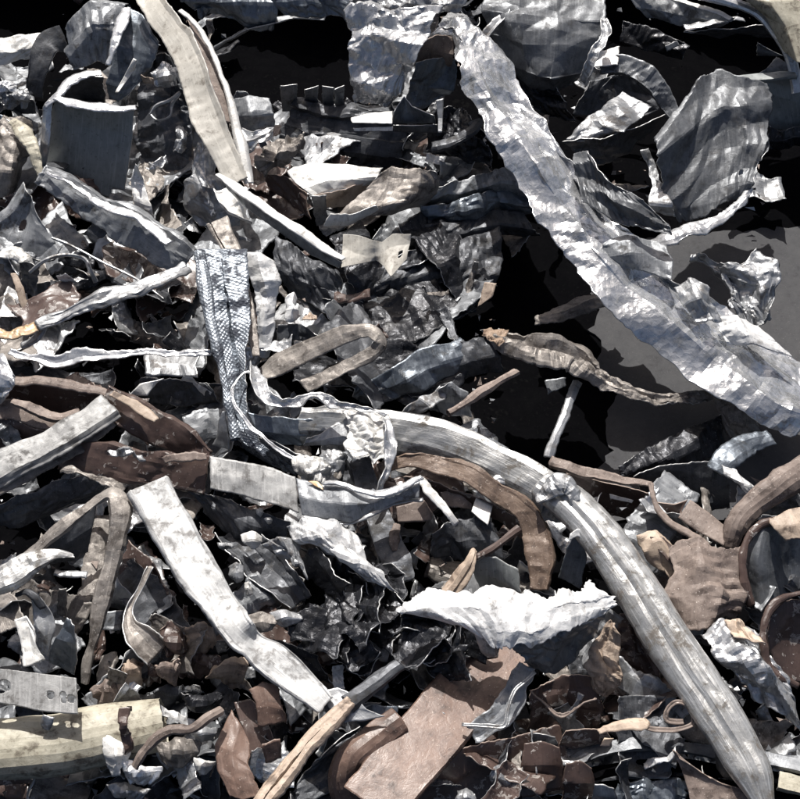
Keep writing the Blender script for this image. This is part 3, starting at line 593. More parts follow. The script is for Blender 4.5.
P('metal_shard', 'curved pale shard standing in the hollow beside the big grey leaf sheet', 'shard', 'dull_aluminium', [[(637, 150, 3), (648, 146, 3)], [(646, 166, 1), (656, 164, 1)], [(652, 186, 0), (664, 186, 0)], [(646, 204, -1), (672, 206, -1)], [(668, 214, -3), (677, 216, -3)]], h=15, amp=.004, tear=.003)
P('scrap_sheet', 'dark blue grey overlay for a shaded facet of the silver strip beside the leaf sheet', 'sheet', 'slate_sheet', [[(572, 150, 2), (590, 152, 3), (606, 178, 3), (640, 200, 2)], [(576, 176, 1), (596, 186, 1), (620, 204, 1), (668, 224, 0)], [(582, 204, -.5), (602, 214, -.5), (632, 226, -.5), (672, 238, -1)]], h=24, amp=.006, sc=.04, tear=.005)  # dark overlay giving the silver strip a shaded facet
P('scrap_sheet', 'dusty grey patch of sheet folded onto the middle of the silver strip', 'sheet', 'grey_sheet', [[(602, 244, 0), (628, 236, 1), (652, 240, 0), (668, 246, 0)], [(604, 258, -1), (630, 254, .5), (652, 256, 0), (672, 262, 0)], [(610, 272, -3), (632, 272, -1.5), (656, 276, -1), (672, 284, -1)]], h=20, amp=.005)
# top right corner
P('scrap_sheet', 'dark sheet with a bright edge reaching to the rounded pale panel', 'sheet', 'grey_sheet', [[(624, -10, 1), (660, -8, 1), (700, 4, 1), (738, 18, 0)], [(634, 8, -1), (668, 12, -1), (700, 18, -1), (730, 22, -1)], [(646, 18, -3), (672, 24, -3), (696, 26, -3), (716, 26, -3)]], h=21, amp=.005)
S('scrap_strip', 'bright torn strip under the bright edged dark sheet', 'strip', 'bright_aluminium', [(684, 28, -1, 12), (704, 24, 0, 13), (728, 20, 0, 9), (744, 20, 0, 5)], h=20, amp=.004, tear=.004)
S('scrap_strip', 'long thin white strip lying on the bright edged dark sheet', 'strip', 'chalky_white', [(640, -8, 0, 8), (672, -2, 0, 8), (704, 8, 0, 9), (732, 19, 0, 6)], h=23, amp=.002, tear=.002)
P('scrap_sheet', 'ragged dark sheet below the bright torn strip by the pale panel', 'sheet', 'dark_metal', [[(682, 32, 0), (716, 28, 1), (750, 24, 1), (780, 24, 1)], [(700, 34, -3), (726, 36, -3), (752, 34, -3), (776, 38, -3)]], h=18, amp=.004, tear=.006)
rd = thing('curved_panel', 'large pale cream panel with a rounded rolled metal rim', 'panel', 790, 60, 14)
P('panel_face', None, None, 'cream_paint', [[(724, -30, 2), (760, -40, 3), (800, -50, 3), (840, -50, 2)], [(744, -2, 1), (770, 2, 2), (804, 0, 2), (845, 0, 1)], [(766, 16, -1), (786, 26, 0), (812, 32, 0), (850, 40, 0)], [(784, 50, -4), (798, 62, -3), (820, 66, -3), (850, 76, -3)]], h=26, amp=.003, sc=.1, parent=rd, tear=0)
S('rolled_rim', None, None, 'embossed_foil' if False else 'bright_aluminium', [(700, -6, 0, 14), (732, 2, 0, 14), (760, 14, -1, 14), (780, 36, -3, 14), (792, 62, -6, 13), (797, 92, -10, 12)], h=25, prof=ELL(.7, 10), closed=True, amp=.0015, parent=rd, th=0, tear=0)
P('scrap_sheet', 'flat dark grey plate behind the big grey leaf sheet', 'sheet', 'grey_paint', [[(736, 78, 0), (770, 74, 0), (810, 72, 0)], [(760, 102, -5), (780, 102, -5), (812, 102, -5)], [(768, 130, -10), (786, 130, -10), (812, 126, -10)]], h=16, amp=.002)
S('scrap_strip', 'grey flat bar lying behind the top of the big grey leaf sheet', 'strip', 'grey_paint', [(726, 80, 0, 8), (752, 77, 0, 9), (796, 74, 0, 9)], h=18, prof=UCH, amp=.001, tear=.001)
P('metal_shard', 'grey triangular shard under the rolled rim of the pale panel', 'shard', 'grey_sheet', [[(756, 42, 1), (760, 44, 1)], [(757, 52, -1), (772, 50, -1)], [(756, 55, -2), (784, 56, -2)]], h=17, amp=.002)
P('metal_shard', 'flat grey shard between rolled rim and grey flat bar', 'shard', 'grey_sheet', [[(776, 56, 1), (790, 64, 1)], [(766, 68, 0), (788, 70, 0)], [(756, 74, -1), (784, 74, -1)]], h=16.5, amp=.001)
P('scrap_sheet', 'crushed black strips under the flat dark grey plate', 'sheet', 'charred_foil', [[(766, 126, 0), (784, 130, 1), (812, 122, 0)], [(764, 140, -2), (784, 142, -1), (812, 136, -2)], [(762, 150, -4), (784, 150, -4), (812, 144, -4)]], h=8, amp=.006)
P('metal_shard', 'thin pebble shaped grey flake in the dark gap behind the arched flange', 'shard', 'dull_aluminium', [[(664, 46), (678, 40)], [(666, 52, -1), (680, 46, -1)]], h=12, amp=.002)
P('scrap_sheet', 'dark slab under the arched flange in the black gap', 'sheet', 'charred_foil', [[(626, 20), (660, 30), (690, 44)], [(620, 40, -3), (650, 52, -3), (680, 62, -3)]], h=11, amp=.008, sc=.04)
# tail on the right
P('foil_scrap', 'ragged curled foil tail beside the silver strip', 'foil', 'dull_aluminium', [[(690, 254, 2), (706, 256, 2), (722, 262, 2), (740, 264, 2), (756, 248, 3)], [(700, 262, 1), (716, 272, 1), (734, 276, 1), (754, 274, 2), (776, 262, 2)], [(716, 276, 0), (728, 288, 0), (744, 290, 0), (760, 290, 1), (776, 286, 1)], [(732, 292, -1), (740, 306, -1), (752, 314, -1), (764, 316, -1), (772, 306, 0)], [(728, 306, -2), (738, 318, -2), (752, 326, -2), (764, 326, -2), (770, 320, -1)]], h=9, amp=.010, sc=.03, tear=.006)
P('foil_scrap', 'white sunlit fold where the foil tail joins the silver strip', 'foil', 'white_foil', [[(716, 316, 0), (736, 312, 1), (758, 322, 0)], [(718, 330, 0), (744, 328, 1), (776, 340, 0)], [(728, 346, -1), (752, 346, 0), (790, 356, -1)]], h=16, amp=.005)
P('foil_scrap', 'crinkled silver wrapping on the lower silver strip', 'foil', 'dull_aluminium', [[(672, 284, 0), (690, 278, 1), (706, 292, 0)], [(680, 304, 0), (700, 298, 1.5), (716, 306, 0)], [(694, 322, -1), (712, 318, 0), (724, 322, -1)]], h=18.5, amp=.007, sc=.03)

# ---------------------------------------------------------------- middle left
d1 = S('scrap_strip', 'crumpled grey strip with an orange scorched tip', 'strip', 'dull_aluminium',
  [(36, 326, 0, 17, 10), (64, 312, 1, 19, 0), (96, 300, 2, 19, -10), (128, 290, 2, 22, 0), (160, 278, 2, 24, 10), (188, 266, 1, 20)], h=15.5, prof=[(-1, -.25), (-.5, .1), (.2, -.05), (.6, .12), (1, -.2)], amp=.004)
S('scorched_tip', None, None, 'orange_tint', [(-10, 332, -.5, 13), (8, 336, 0, 15), (24, 330, .3, 16), (37, 325.5, 0, 17)], h=15.5, prof=BOW, amp=.004, parent=d1)
S('torn_tail', None, None, 'dull_aluminium', [(22, 346, -2, 9), (34, 338, -1, 12), (46, 326, 0, 10)], h=15, prof=BOW, amp=.003, parent=d1)
S('scrap_strip', 'thin wavy bright strip running level below the orange tipped strip', 'strip', 'bright_aluminium',
  [(10, 350, 0, 6), (34, 356, 0, 9), (62, 360, 0, 16, -20), (80, 354, .5, 16, -10), (110, 355, .5, 12), (150, 351, 1, 9), (180, 354, 1, 10), (212, 353, 1, 9)], h=14.5, prof=VEE, amp=.004, tear=.003)
em = thing('embossed_strip', 'blue grey snakeskin embossed strip with a rolled edge, hanging from the brown backed plate', 'strip', 235, 440, 12)
S('sheet', None, None, 'embossed_foil', [(223, 250, 1, 46), (226, 280, 1, 46), (231, 320, 0, 38), (235, 350, -1, 30), (236, 378, -2, 18), (240, 410, -3, 15), (250, 438, -4, 14), (266, 456, -5, 8)], h=19, wob=.3, ref='mid', prof=[(-1, .06), (.0, .0), (.06, -.2), (.12, 0), (1, .14)], amp=.006, sc=.06, parent=em, tear=.003)
S('rolled_edge', None, None, 'embossed_foil', [(200, 252, .8, 15), (202, 272, 1, 16), (206, 298, .6, 13), (212, 330, 0, 12), (220, 362, -1, 10), (228, 400, -2, 9), (236, 440, -4, 8)], h=20, prof=ELL(.7, 10), closed=True, amp=.002, parent=em, th=0)
pb = S('scrap_strip', 'flat brown grey plate edge standing behind the embossed strip', 'strip', 'burnt_metal', [(216, 220, 0, 24), (230, 246, -.5, 20), (240, 280, -1.5, 16), (250, 320, -2.5, 12), (256, 356, -3.5, 8)], h=19.5, prof=[(-1, 0), (.5, 0), (.55, -.25), (.7, -.25), (.75, 0), (1, 0)], amp=.001, tear=.001)
P('foil_scrap', 'pale crushed can like sheet beside the edge of the embossed strip', 'foil', 'white_foil', [[(242, 256, 1), (258, 254, 2), (272, 262, 1)], [(250, 280, 0), (264, 280, 1), (281, 282, 0)], [(256, 306, -2), (266, 306, -1), (279, 304, -2)], [(260, 335, -4), (264, 338, -4), (272, 334, -4)], [(262, 356, -6), (265, 358, -6), (269, 356, -6)]], h=16, amp=.005, sc=.04)
P('foil_scrap', 'small curled white scrap next to the pale crushed sheet', 'foil', 'white_foil', [[(284, 296, 1), (294, 292, 1), (300, 300, 0)], [(283, 310), (292, 308, 1), (299, 310)], [(284, 322, -1), (290, 322, -1), (298, 314, -1)]], h=14, amp=.004)
P('foil_scrap', 'tiny pale crumb of foil near the small curled white scrap', 'foil', 'tan_film', [[(302, 318), (310, 312), (318, 316)], [(304, 322), (312, 318, 1), (318, 320)]], h=13, amp=.004, sc=.015)
P('scrap_sheet', 'dark flat flap beside the pale crushed sheet', 'sheet', 'dark_metal', [[(276, 324, 1), (300, 322, 1), (318, 336, 1)], [(276, 344, -1), (296, 340, -1), (314, 344, -1)]], h=11, amp=.004)
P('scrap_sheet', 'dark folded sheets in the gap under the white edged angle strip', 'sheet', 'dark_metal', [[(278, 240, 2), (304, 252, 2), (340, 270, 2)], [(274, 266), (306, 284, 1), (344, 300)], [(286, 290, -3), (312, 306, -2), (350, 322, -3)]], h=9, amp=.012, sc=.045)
# loop strip
S('scrap_strip', 'brown grey ribbon bent into a pointed loop', 'strip', 'burnt_metal',
  [(258, 376, -3, 24, 20), (290, 358, -1, 27, 15), (326, 342, 1, 24, 10), (352, 333, 2.5, 20, 0), (370, 332, 3, 17, 10), (380, 343, 2.5, 16, 30), (372, 354, 1.5, 16, 10), (346, 366, .5, 17, -15), (320, 380, -.5, 18, -20), (304, 388, -1, 16)], h=15.5, ref='mid', prof=FLAT, amp=.002, tear=.002)
# dark blue folded sheets
for k, (pts, m, lab) in enumerate([
    ([[(352, 390, 0), (380, 372, 1), (420, 352, 2), (462, 336, 2)], [(352, 398, -1), (386, 388, 0), (426, 372, 1), (470, 352, 1)], [(362, 404, -3), (396, 400, -2), (432, 386, -1), (474, 364, -1)]], 'blue_steel', 'bluish folded sheet lying in shade behind the long tube'),
    ([[(440, 356, 1), (462, 340, 2), (490, 336, 2)], [(446, 372, 0), (470, 362, 1), (500, 356, 1)], [(450, 386, -2), (474, 378, -2), (506, 372, -2)]], 'dark_metal', 'dark pleated sheet in shade beside the rusty ended twist'),
    ([[(398, 412, 0), (418, 396, 2), (440, 384, 2)], [(410, 414, -1), (432, 408, 1), (452, 392, 1)]], 'dull_aluminium', 'small pale leaf standing behind the long tube'),
    ([[(438, 388, 2), (452, 380, 3), (470, 392, 2)], [(436, 404, 0), (454, 402, 0), (474, 406, 0)], [(440, 414, -2), (456, 416, -2), (474, 416, -2)]], 'grey_sheet', 'hooded grey scrap standing behind the long tube')]):
    P('scrap_sheet', lab, 'sheet', m, pts, h=12, amp=.006, sc=.04, lip=(.003, .001))
S('metal_rod', 'brown stick poking out of the shade behind the long tube', 'rod', 'dusty_brown', [(448, 414, 1, 9), (470, 400, 1, 10), (494, 384, 0, 10), (516, 372, -1, 9)], h=14, prof=ELL(.9, 8), closed=True, th=0, amp=.002)
# rusty ended twist
tw = S('scrap_strip', 'burnt twisted piece with a rusty blunt end crossing the black void', 'strip', 'burnt_metal',
  [(494, 334, 2, 30), (520, 344, 2, 46, 10), (546, 348, 2, 52, 5), (572, 356, 1.4, 44, 0), (598, 374, .6, 28), (624, 388, -.4, 17), (652, 397, -1, 13), (682, 398, -2, 16), (712, 396, -3, 14)], h=12, prof=[(-1, -.3), (-.6, .15), (-.1, -.1), (.35, .2), (.7, -.05), (1, -.25)], amp=.006, sc=.03, tear=.005)
S('rusty_end', None, None, 'rust', [(483, 330, -.4, 16), (490, 332, .2, 22), (498, 335, .4, 25), (508, 339, .2, 26)], h=14.8, prof=BOW, amp=.004, sc=.02, parent=tw, tear=.006)
S('scrap_strip', 'dark frayed strip emerging under the silver strip above the rusty ended twist', 'strip', 'burnt_metal', [(534, 320, -1, 10), (560, 312, 0, 20), (590, 302, 0, 22), (620, 296, -1, 16)], h=9, prof=RIDGE, amp=.005, tear=.004)
S('metal_rod', 'thin pale rod leaning from the rusty ended twist down to the long tube', 'rod', 'dull_aluminium', [(578, 380, 1, 10), (566, 412, 1, 10), (556, 436, 1, 11), (548, 458, 0, 12)], h=9, prof=RIDGE, amp=.001, tear=.002)
P('foil_scrap', 'small grey flap hanging below the rusty ended twist', 'foil', 'grey_sheet', [[(544, 380, 1), (566, 378, 1)], [(548, 396, 0), (568, 388, 0)]], h=6, amp=.002)
P('foil_scrap', 'dark mottled crumple where the twist meets the silver strip', 'foil', 'burnt_metal', [[(712, 394, 2), (738, 402, 2), (756, 418, 1)], [(720, 414), (742, 424, 1), (764, 436)], [(724, 434, -2), (742, 440, -2), (762, 448, -2)]], h=6.5, amp=.009, sc=.035)
# brown painted cluster at left
P('scrap_sheet', 'brown painted trough below the thin wavy bright strip', 'sheet', 'brown_paint', [[(-14, 384, 1), (20, 378, 2), (64, 382, 2), (112, 392, 1)], [(-14, 398, -2), (22, 396, -2), (68, 400, -2), (110, 404, -2)], [(-14, 412, -4), (22, 412, -5), (66, 416, -5), (104, 416, -4)]], h=14, amp=.003, sc=.06)
S('scrap_strip', 'sunlit tan upper lip above the brown trough', 'strip', 'dusty_brown', [(8, 381, 0, 11), (36, 380, 0, 12), (70, 386, 0, 11), (108, 393, 0, 10), (118, 398, -.5, 6)], h=16.6, amp=.0025, tear=.002, prof=BOW)
S('scrap_strip', 'second brown bar with a thin tan edge below the brown trough', 'strip', 'dusty_brown', [(12, 400, 0, 5), (34, 408, 0, 9), (58, 416, 0, 9), (80, 410, 0, 6)], h=16, prof=LCH, amp=.002, mat2='brown_paint')
P('scrap_sheet', 'dusty brown flat face below the brown trough', 'sheet', 'dusty_brown', [[(-14, 402, 1), (14, 400, 1), (38, 412, 1), (64, 420, 1)], [(-14, 418, 0), (12, 420, 0), (34, 428, 0), (58, 434, 0)]], h=13.5, amp=.003)
P('scrap_sheet', 'dark brown panel just above the mottled grey strip', 'sheet', 'brown_paint', [[(-14, 416, 2), (14, 418, 2), (36, 428, 2), (58, 434, 2)], [(-14, 440, -2), (10, 444, -2), (30, 446, -2), (48, 446, -2)], [(-14, 456, -5), (8, 458, -5), (24, 458, -5), (36, 456, -5)]], h=11.5, amp=.003)
S('scrap_strip', 'long dark brown painted strip running from the grey strip end', 'strip', 'brown_paint', [(102, 396, 2, 26), (126, 412, 1, 36), (156, 428, 0, 36), (186, 444, -1, 30), (212, 458, -2, 14)], h=15, ref='cam', prof=[(-1, -.3), (-.85, 0), (1, 0)], amp=.003, tear=.002)
S('scrap_strip', 'tan lit edge strip above the long dark brown strip', 'strip', 'tan_film', [(112, 394, 0, 8), (132, 404, 0, 10), (150, 414, 0, 11), (158, 420, 0, 7)], h=18, amp=.002, tear=.002)
S('scrap_strip', 'dark brown folded channel ending in a blunt lit corner beside the grey translucent sheet', 'strip', 'brown_paint', [(58, 456, -1, 30), (92, 458, 0, 32), (128, 464, .5, 34), (164, 470, 1, 34), (190, 472, 1, 36), (209, 474, 1, 36)], h=15, ref='cam', prof=[(-1, -.5), (-.9, 0), (1, 0), (1.05, -.4)], amp=.003, tear=.002)
P('scrap_sheet', 'sunlit brown corner flap on the end of the dark brown channel', 'sheet', 'dusty_brown', [[(160, 458, 0), (184, 452, .5), (208, 454, 0)], [(164, 464, -.5), (186, 462, 0), (209, 462, -.5)]], h=18.4, amp=.002)
P('foil_scrap', 'small crinkled pale foil caught on the dark brown channel', 'foil', 'dull_aluminium', [[(106, 450), (124, 448, 1), (142, 454)], [(110, 456, 0), (126, 456, 1), (144, 460)]], h=18, amp=.006, sc=.018)
ls = S('scrap_strip', 'mottled grey flat strip with a dark folded side, on the brown pieces', 'strip', 'mottled_grey', [(-24, 478, 0, 40), (14, 462, 0, 40), (52, 442, 0, 38), (88, 420, 0, 36), (112, 404, -.3, 34)], h=17.5, prof=[(-1, -.1), (-.9, 0), (.6, 0), (.8, -.22), (1, -.3)], amp=.0018, tear=.002)
S('side_edge', None, None, 'burnt_metal', [(-20, 500, -1, 12), (30, 474, -1, 14), (76, 448, -1, 14), (114, 420, -1, 12)], h=17, ref='cam', amp=.0015, parent=ls)
P('metal_shard', 'small bright hooked shard above the long dark brown strip', 'shard', 'chalky_white', [[(128, 398, 0), (140, 384, 1), (164, 378, 1)], [(126, 396, -.5), (148, 396, 0), (156, 380, .5)]], h=15.5, amp=.002, tear=.001)
P('scrap_sheet', 'dark layered torn sheet beside the bright hooked shard', 'sheet', 'dark_metal', [[(140, 378, 1), (172, 376, 1), (216, 388, 0)], [(136, 396, -1), (176, 392, -1), (222, 396, -1)], [(146, 404, -3), (178, 408, -3), (220, 404, -3)]], h=11, amp=.006, tear=.008)
P('metal_shard', 'torn pale edge sticking up under the embossed strip', 'shard', 'dull_aluminium', [[(222, 412, 2), (226, 410, 2)], [(216, 430, 0), (228, 432, 0)], [(212, 446, -2), (230, 450, -2)]], h=13, amp=.003)
P('foil_scrap', 'bright crumpled scrap over the end of the brown trough', 'foil', 'bright_aluminium', [[(-12, 352, 1), (4, 354, 1), (14, 372, 1)], [(-12, 370, 0), (4, 376, 1), (16, 386, 0)], [(-12, 400, -2), (0, 404, -2), (10, 396, -1)]], h=17, amp=.006, sc=.03)
P('foil_scrap', 'crinkled white scrap between flared dark sheet and orange tip', 'foil', 'white_foil', [[(-12, 240, 1), (6, 242, 1), (14, 252, 1)], [(-12, 262), (4, 264), (10, 268)]], h=8, amp=.006)
P('metal_shard', 'tan upright flake in the dark hollow above the orange tipped strip', 'shard', 'tan_film', [[(10, 274, 1), (16, 272, 1)], [(14, 292, 0), (24, 290, 0)], [(22, 312, -2), (30, 310, -2)]], h=12, amp=.003)

# ---------------------------------------------------------------- the long tube and centre
tb = thing('long_tube', 'very long crumpled grey tube curving past the large white foil', 'tube', 600, 560, 12)
S('upper_channel', None, None, 'silver_tube', [(300, 422, -1, 34, -10), (330, 422, 0, 40, -5), (370, 427, 0, 42), (410, 433, 0, 41), (450, 443, .2, 41), (490, 459, .4, 41), (524, 477, .5, 40), (552, 494, .5, 37)], h=16.5, wob=.2, ref='mid', prof=[(-1, -.35), (-.85, .05), (-.5, .16), (0, .1), (.5, .0), (.9, -.3), (1, -.7)], amp=.0032, sc=.06, tear=.003, parent=tb)
S('lower_tube', None, None, 'silver_tube', [(540, 484, .2, 32), (566, 500, .5, 40), (592, 526, .6, 42), (622, 568, .4, 43), (654, 618, 0, 46), (690, 672, -.3, 49), (722, 720, -.6, 49), (748, 764, -1, 40), (766, 808, -1.4, 20)], h=17, ref='mid', prof=[(math.cos(a)*1.0, math.sin(a)*.55 - (.10 if 1.15 < a < 1.45 else 0) - (.08 if 1.75 < a < 2.0 else 0)) for a in [2*math.pi*k/28 for k in range(28)]], closed=True, wob=.12, amp=.0022, sc=.06, parent=tb, tear=.003, sharp=30)
S('wrapped_collar', None, None, 'dull_aluminium', [(536, 500, 0, 12, 0), (552, 488, 1.2, 20), (566, 484, 1.4, 18), (580, 500, 1.0, 14)], h=18.2, amp=.005, sc=.025, prof=BOW, parent=tb)
S('scrap_strip', 'wavy bright ribbon draped along the head of the long tube', 'strip', 'bright_aluminium', [(252, 364, 0, 8, 50), (256, 380, 1, 17, 30), (266, 398, 1, 15, -10), (290, 404, 1.2, 10, -35), (312, 398, 1.5, 12, 20), (340, 405, 1.2, 7, -30), (372, 411, 1, 6, 10), (388, 416, .5, 4)], h=18.5, prof=TROUGH, amp=.004, tear=.003)
S('scrap_strip', 'pale wavy edge curling out from the embossed strip', 'strip', 'bright_aluminium', [(258, 374, 1, 3), (244, 374, 1, 3), (234, 386, 1, 4), (234, 404, .5, 4), (246, 420, 0, 5), (262, 436, -.5, 5), (280, 450, -1, 4), (302, 462, -1.6, 3)], h=17.5, prof=VEE, amp=.002, tear=.002)
P('scrap_sheet', 'smooth dark blue sheet shaded under the wavy bright ribbon', 'sheet', 'blue_steel', [[(246, 412, 0), (276, 416, .6), (306, 418, .8), (340, 420, .8)], [(256, 430, -1), (284, 434, -1), (310, 436, -1), (336, 432, -1)], [(276, 444, -3), (300, 446, -3), (318, 442, -3), (332, 436, -2)]], h=15.5, amp=.002)
P('scrap_sheet', 'pale grey triangular sheet lying under the head of the long tube', 'sheet', 'dull_aluminium', [[(306, 440, 0), (342, 420, .5), (384, 424, .5)], [(304, 443, -.5), (344, 436, 0), (386, 436, 0)], [(304, 445, -1), (344, 446, -1), (386, 444, -1)]], h=16, amp=.002)
P('scrap_sheet', 'deep blue crinkled sheet below the embossed strip', 'sheet', 'embossed_foil', [[(236, 420, 1), (260, 436, 1), (290, 450, 1), (322, 460, 0)], [(244, 446, -2), (264, 456, -2), (292, 466, -2), (318, 466, -2)], [(262, 462, -4), (276, 470, -4), (296, 476, -4), (312, 474, -4)]], h=13, amp=.005)
for k, (x, y, sx, sy, m, lab, a) in enumerate([
    (368, 436, 24, 26, 'chalky_white', 'white crinkled foil cluster on the head of the long tube', .008),
    (312, 472, 22, 14, 'chalky_white', 'white frothy foil scrap behind the grey translucent sheet', .009),
    (332, 462, 14, 14, 'dull_aluminium', 'curly pale foil scrap beside the white frothy scrap', .008),
    (494, 484, 14, 9, 'bright_aluminium', 'crinkled silver foil nest under the long tube beside the brown curved strip', .008),
    (519, 470, 12, 8, 'bright_aluminium', 'small crinkled foil under the bend of the long tube', .006)]):
    P('foil_scrap', lab, 'foil', m, [[(x-sx, y-sy, 0), (x, y-sy*1.1, .6), (x+sx, y-sy*.7, 0)], [(x-sx*.9, y, 0), (x, y, 1.2), (x+sx*.9, y, 0)], [(x-sx*.6, y+sy, -.8), (x, y+sy*.9, 0), (x+sx*.7, y+sy, -.8)]], h=18 if k < 1 else 15.5, amp=a*.7, sc=.022, tear=.009, res=.0018, lin=.4)
S('scrap_strip', 'bright twisted ribbon hanging over the head of the long tube', 'strip', 'bright_aluminium', [(386, 416, 1, 10, 30), (391, 432, 1.5, 15, 40), (390, 450, 1, 12, -30), (388, 466, 0, 7, 20), (382, 484, -1, 12, 50), (376, 500, -2, 12, 30)], h=18.5, prof=VEE, amp=.004, tear=.003)
S('scrap_profile', 'dark grooved bar running down under the grey translucent sheet', 'profile', 'dark_metal', [(356, 448, 0, 24), (366, 478, 0, 24), (376, 512, -.5, 26), (390, 546, -1, 28), (404, 584, -2, 24)], h=14.6, prof=UCH, amp=.004, mat2=None)
# grey translucent sheet / bell twist
tr = thing('twisted_sheet', 'grey smooth sheet pinched into a bell with an orange stain, beside the brown channel', 'sheet', 320, 490, 14)
P('flat_part', None, None, 'mottled_grey', [[(209, 456, 0), (236, 460, 0), (264, 466, 0), (296, 478, 0)], [(210, 474, -.5), (236, 478, -.5), (264, 486, -.5), (298, 496, -.3)], [(210, 489, -1), (236, 494, -1), (264, 502, -1), (300, 514, -1)]], h=18, amp=.003, parent=tr, tear=.002)
bell = P('bell', None, None, 'grey_sheet', [[(296, 478, 0), (322, 484, .8), (344, 486, 1.5), (370, 490, 1), (396, 486, .5), (420, 478, .3)], [(298, 496, 0), (322, 502, .8), (346, 504, 2), (372, 502, 1.4), (398, 492, .8), (420, 486, .5)], [(302, 516, -1), (326, 520, -.5), (350, 522, 0), (374, 512, .2), (398, 502, .2), (420, 498, 0)]], h=18.4, amp=.003, sc=.04, parent=tr, tear=.001)
P('orange_stain', None, None, 'orange_tint', [[(308, 481, 0), (316, 480, .2), (324, 487, .1)], [(314, 486, 0), (319, 488, .2), (324, 492, .1)]], h=19.4, amp=.001, parent=bell, th=.0008)
S('bright_rim', None, None, 'bright_aluminium', [(322, 482, 0, 6), (344, 484, .8, 6), (362, 490, .8, 7), (384, 494, .4, 8), (406, 486, 0, 8), (422, 476, 0, 6)], h=20, amp=.002, parent=bell, prof=BOW)
S('lower_rim', None, None, 'dull_aluminium', [(300, 516, 0, 5), (326, 521, .2, 5), (350, 522, .4, 6), (374, 513, .6, 6), (398, 502, .6, 6), (424, 500, .2, 6)], h=17.8, amp=.0015, parent=bell, prof=BOW)
S('scrap_strip', 'bright white curl leaving the narrow end of the pinched bell sheet', 'strip', 'chalky_white', [(420, 478, 0, 10), (428, 488, 0, 11), (440, 502, -.5, 11), (450, 514, -1, 9), (458, 524, -2, 7)], h=18, prof=BOW, amp=.002)
P('scrap_sheet', 'tan sunlit plate under the narrow end of the pinched bell sheet', 'sheet', 'dusty_brown', [[(396, 506, 0), (424, 500, 0), (432, 512, 0)], [(398, 522, -1), (424, 522, -1), (432, 520, -1)]], h=15, amp=.001, tear=.001)
S('metal_shard', 'brown curled flake under the tan sunlit plate', 'shard', 'dusty_brown', [(398, 524, 0, 8), (394, 538, 0, 12), (396, 552, -1, 6)], h=14, prof=BOW, amp=.003)
S('scrap_strip', 'brown strip arching over and down beside the long tube to the white foil', 'strip', 'rusty_brown', [(380, 470, -2, 12, 0), (402, 460, 0, 16, 10), (432, 461, .5, 19, 10), (466, 472, .6, 20, 12), (498, 491, .5, 22, 5), (520, 506, 0, 24), (534, 528, -1, 29), (541, 558, -2, 32), (540, 590, -4, 18)], h=16.5, ref='mid', prof=[(-1, -.1), (-.8, .1), (-.5, -.05), (1, -.35)], amp=.003, tear=.002)
P('scrap_sheet', 'dark brown shaded web under the arching brown strip', 'sheet', 'brown_paint', [[(400, 474, 0), (440, 480, 0), (480, 496, 0), (524, 520, 0)], [(410, 484, -3), (446, 494, -3), (480, 512, -3), (520, 540, -3)]], h=15, amp=.004)
P('scrap_sheet', 'pink brown plate wedged under the arching brown strip', 'sheet', 'dusty_brown', [[(440, 492, 0), (456, 490, .5), (472, 502, 0)], [(446, 508, -1), (462, 508, -.5), (474, 510, -1)]], h=13.5, amp=.003)
P('metal_shard', 'bright white square chip below the arching brown strip', 'shard', 'chalky_white', [[(476, 498, 0), (493, 506, 0)], [(471, 512, 0), (488, 526, 0)]], h=14.5, amp=.001, tear=.001)
P('metal_shard', 'second white chip standing between brown strip and long tube', 'shard', 'chalky_white', [[(476, 458, 0), (490, 466, 0)], [(474, 476, -1), (488, 484, -1)]], h=13, amp=.001, tear=.001)
P('scrap_sheet', 'dark crumpled sheets below the white square chip', 'sheet', 'dark_metal', [[(430, 530, 1), (458, 518, 1), (490, 520, 1)], [(428, 546, -1), (460, 540, 0), (500, 542, -1)], [(432, 560, -3), (462, 560, -3), (504, 566, -3)]], h=12.5, amp=.008, sc=.04)
P('scrap_sheet', 'smooth dark grey blade above the white foil, under the brown arching end', 'sheet', 'grey_paint', [[(474, 560, 1), (496, 556, 1.5), (518, 568, 1)], [(474, 574, -1), (498, 578, -1), (522, 594, -1)], [(480, 588, -4), (500, 592, -4), (514, 596, -4)]], h=14, amp=.002)
S('metal_rod', 'brown splintered stick ending in a cut tan face above the white foil', 'rod', 'tan_film', [(444, 600, -1, 18), (458, 582, 0, 20), (470, 562, 1, 13), (474, 550, 1, 7)], h=16, prof=[(-1, -.3), (-.3, .2), (.2, .1), (.3, -.1), (1, -.2)], amp=.002)
S('metal_rod', 'thin dark brown stick crossing above the dark grey blade', 'rod', 'brown_paint', [(470, 560, 0, 8), (494, 548, .5, 9), (520, 528, .5, 9)], h=15.4, prof=ELL(.8, 8), closed=True, th=0, amp=.001)
P('foil_scrap', 'crumpled grey sheet gathered beneath the bend of the long tube', 'foil', 'dull_aluminium', [[(528, 490, 0), (546, 484, .6), (566, 490, .4)], [(532, 506, 0), (552, 504, .6), (574, 508, .4)], [(540, 522, -1), (556, 524, -1), (576, 520, -1)]], h=15.6, amp=.005)
P('metal_shard', 'blue grey upright tab with a white cap beside the long tube', 'shard', 'blue_steel', [[(572, 534, 3), (587, 536, 3)], [(564, 556, 0), (586, 560, 0)], [(556, 578, -3), (580, 590, -3)]], h=14.5, amp=.002)
P('foil_scrap', 'white cap of foil on the blue grey upright tab', 'foil', 'white_foil', [[(570, 534, 0), (578, 528, .5), (588, 534, 0)], [(568, 542, -.5), (578, 536, 0), (588, 544, -.5)]], h=18, amp=.002, tear=.001)

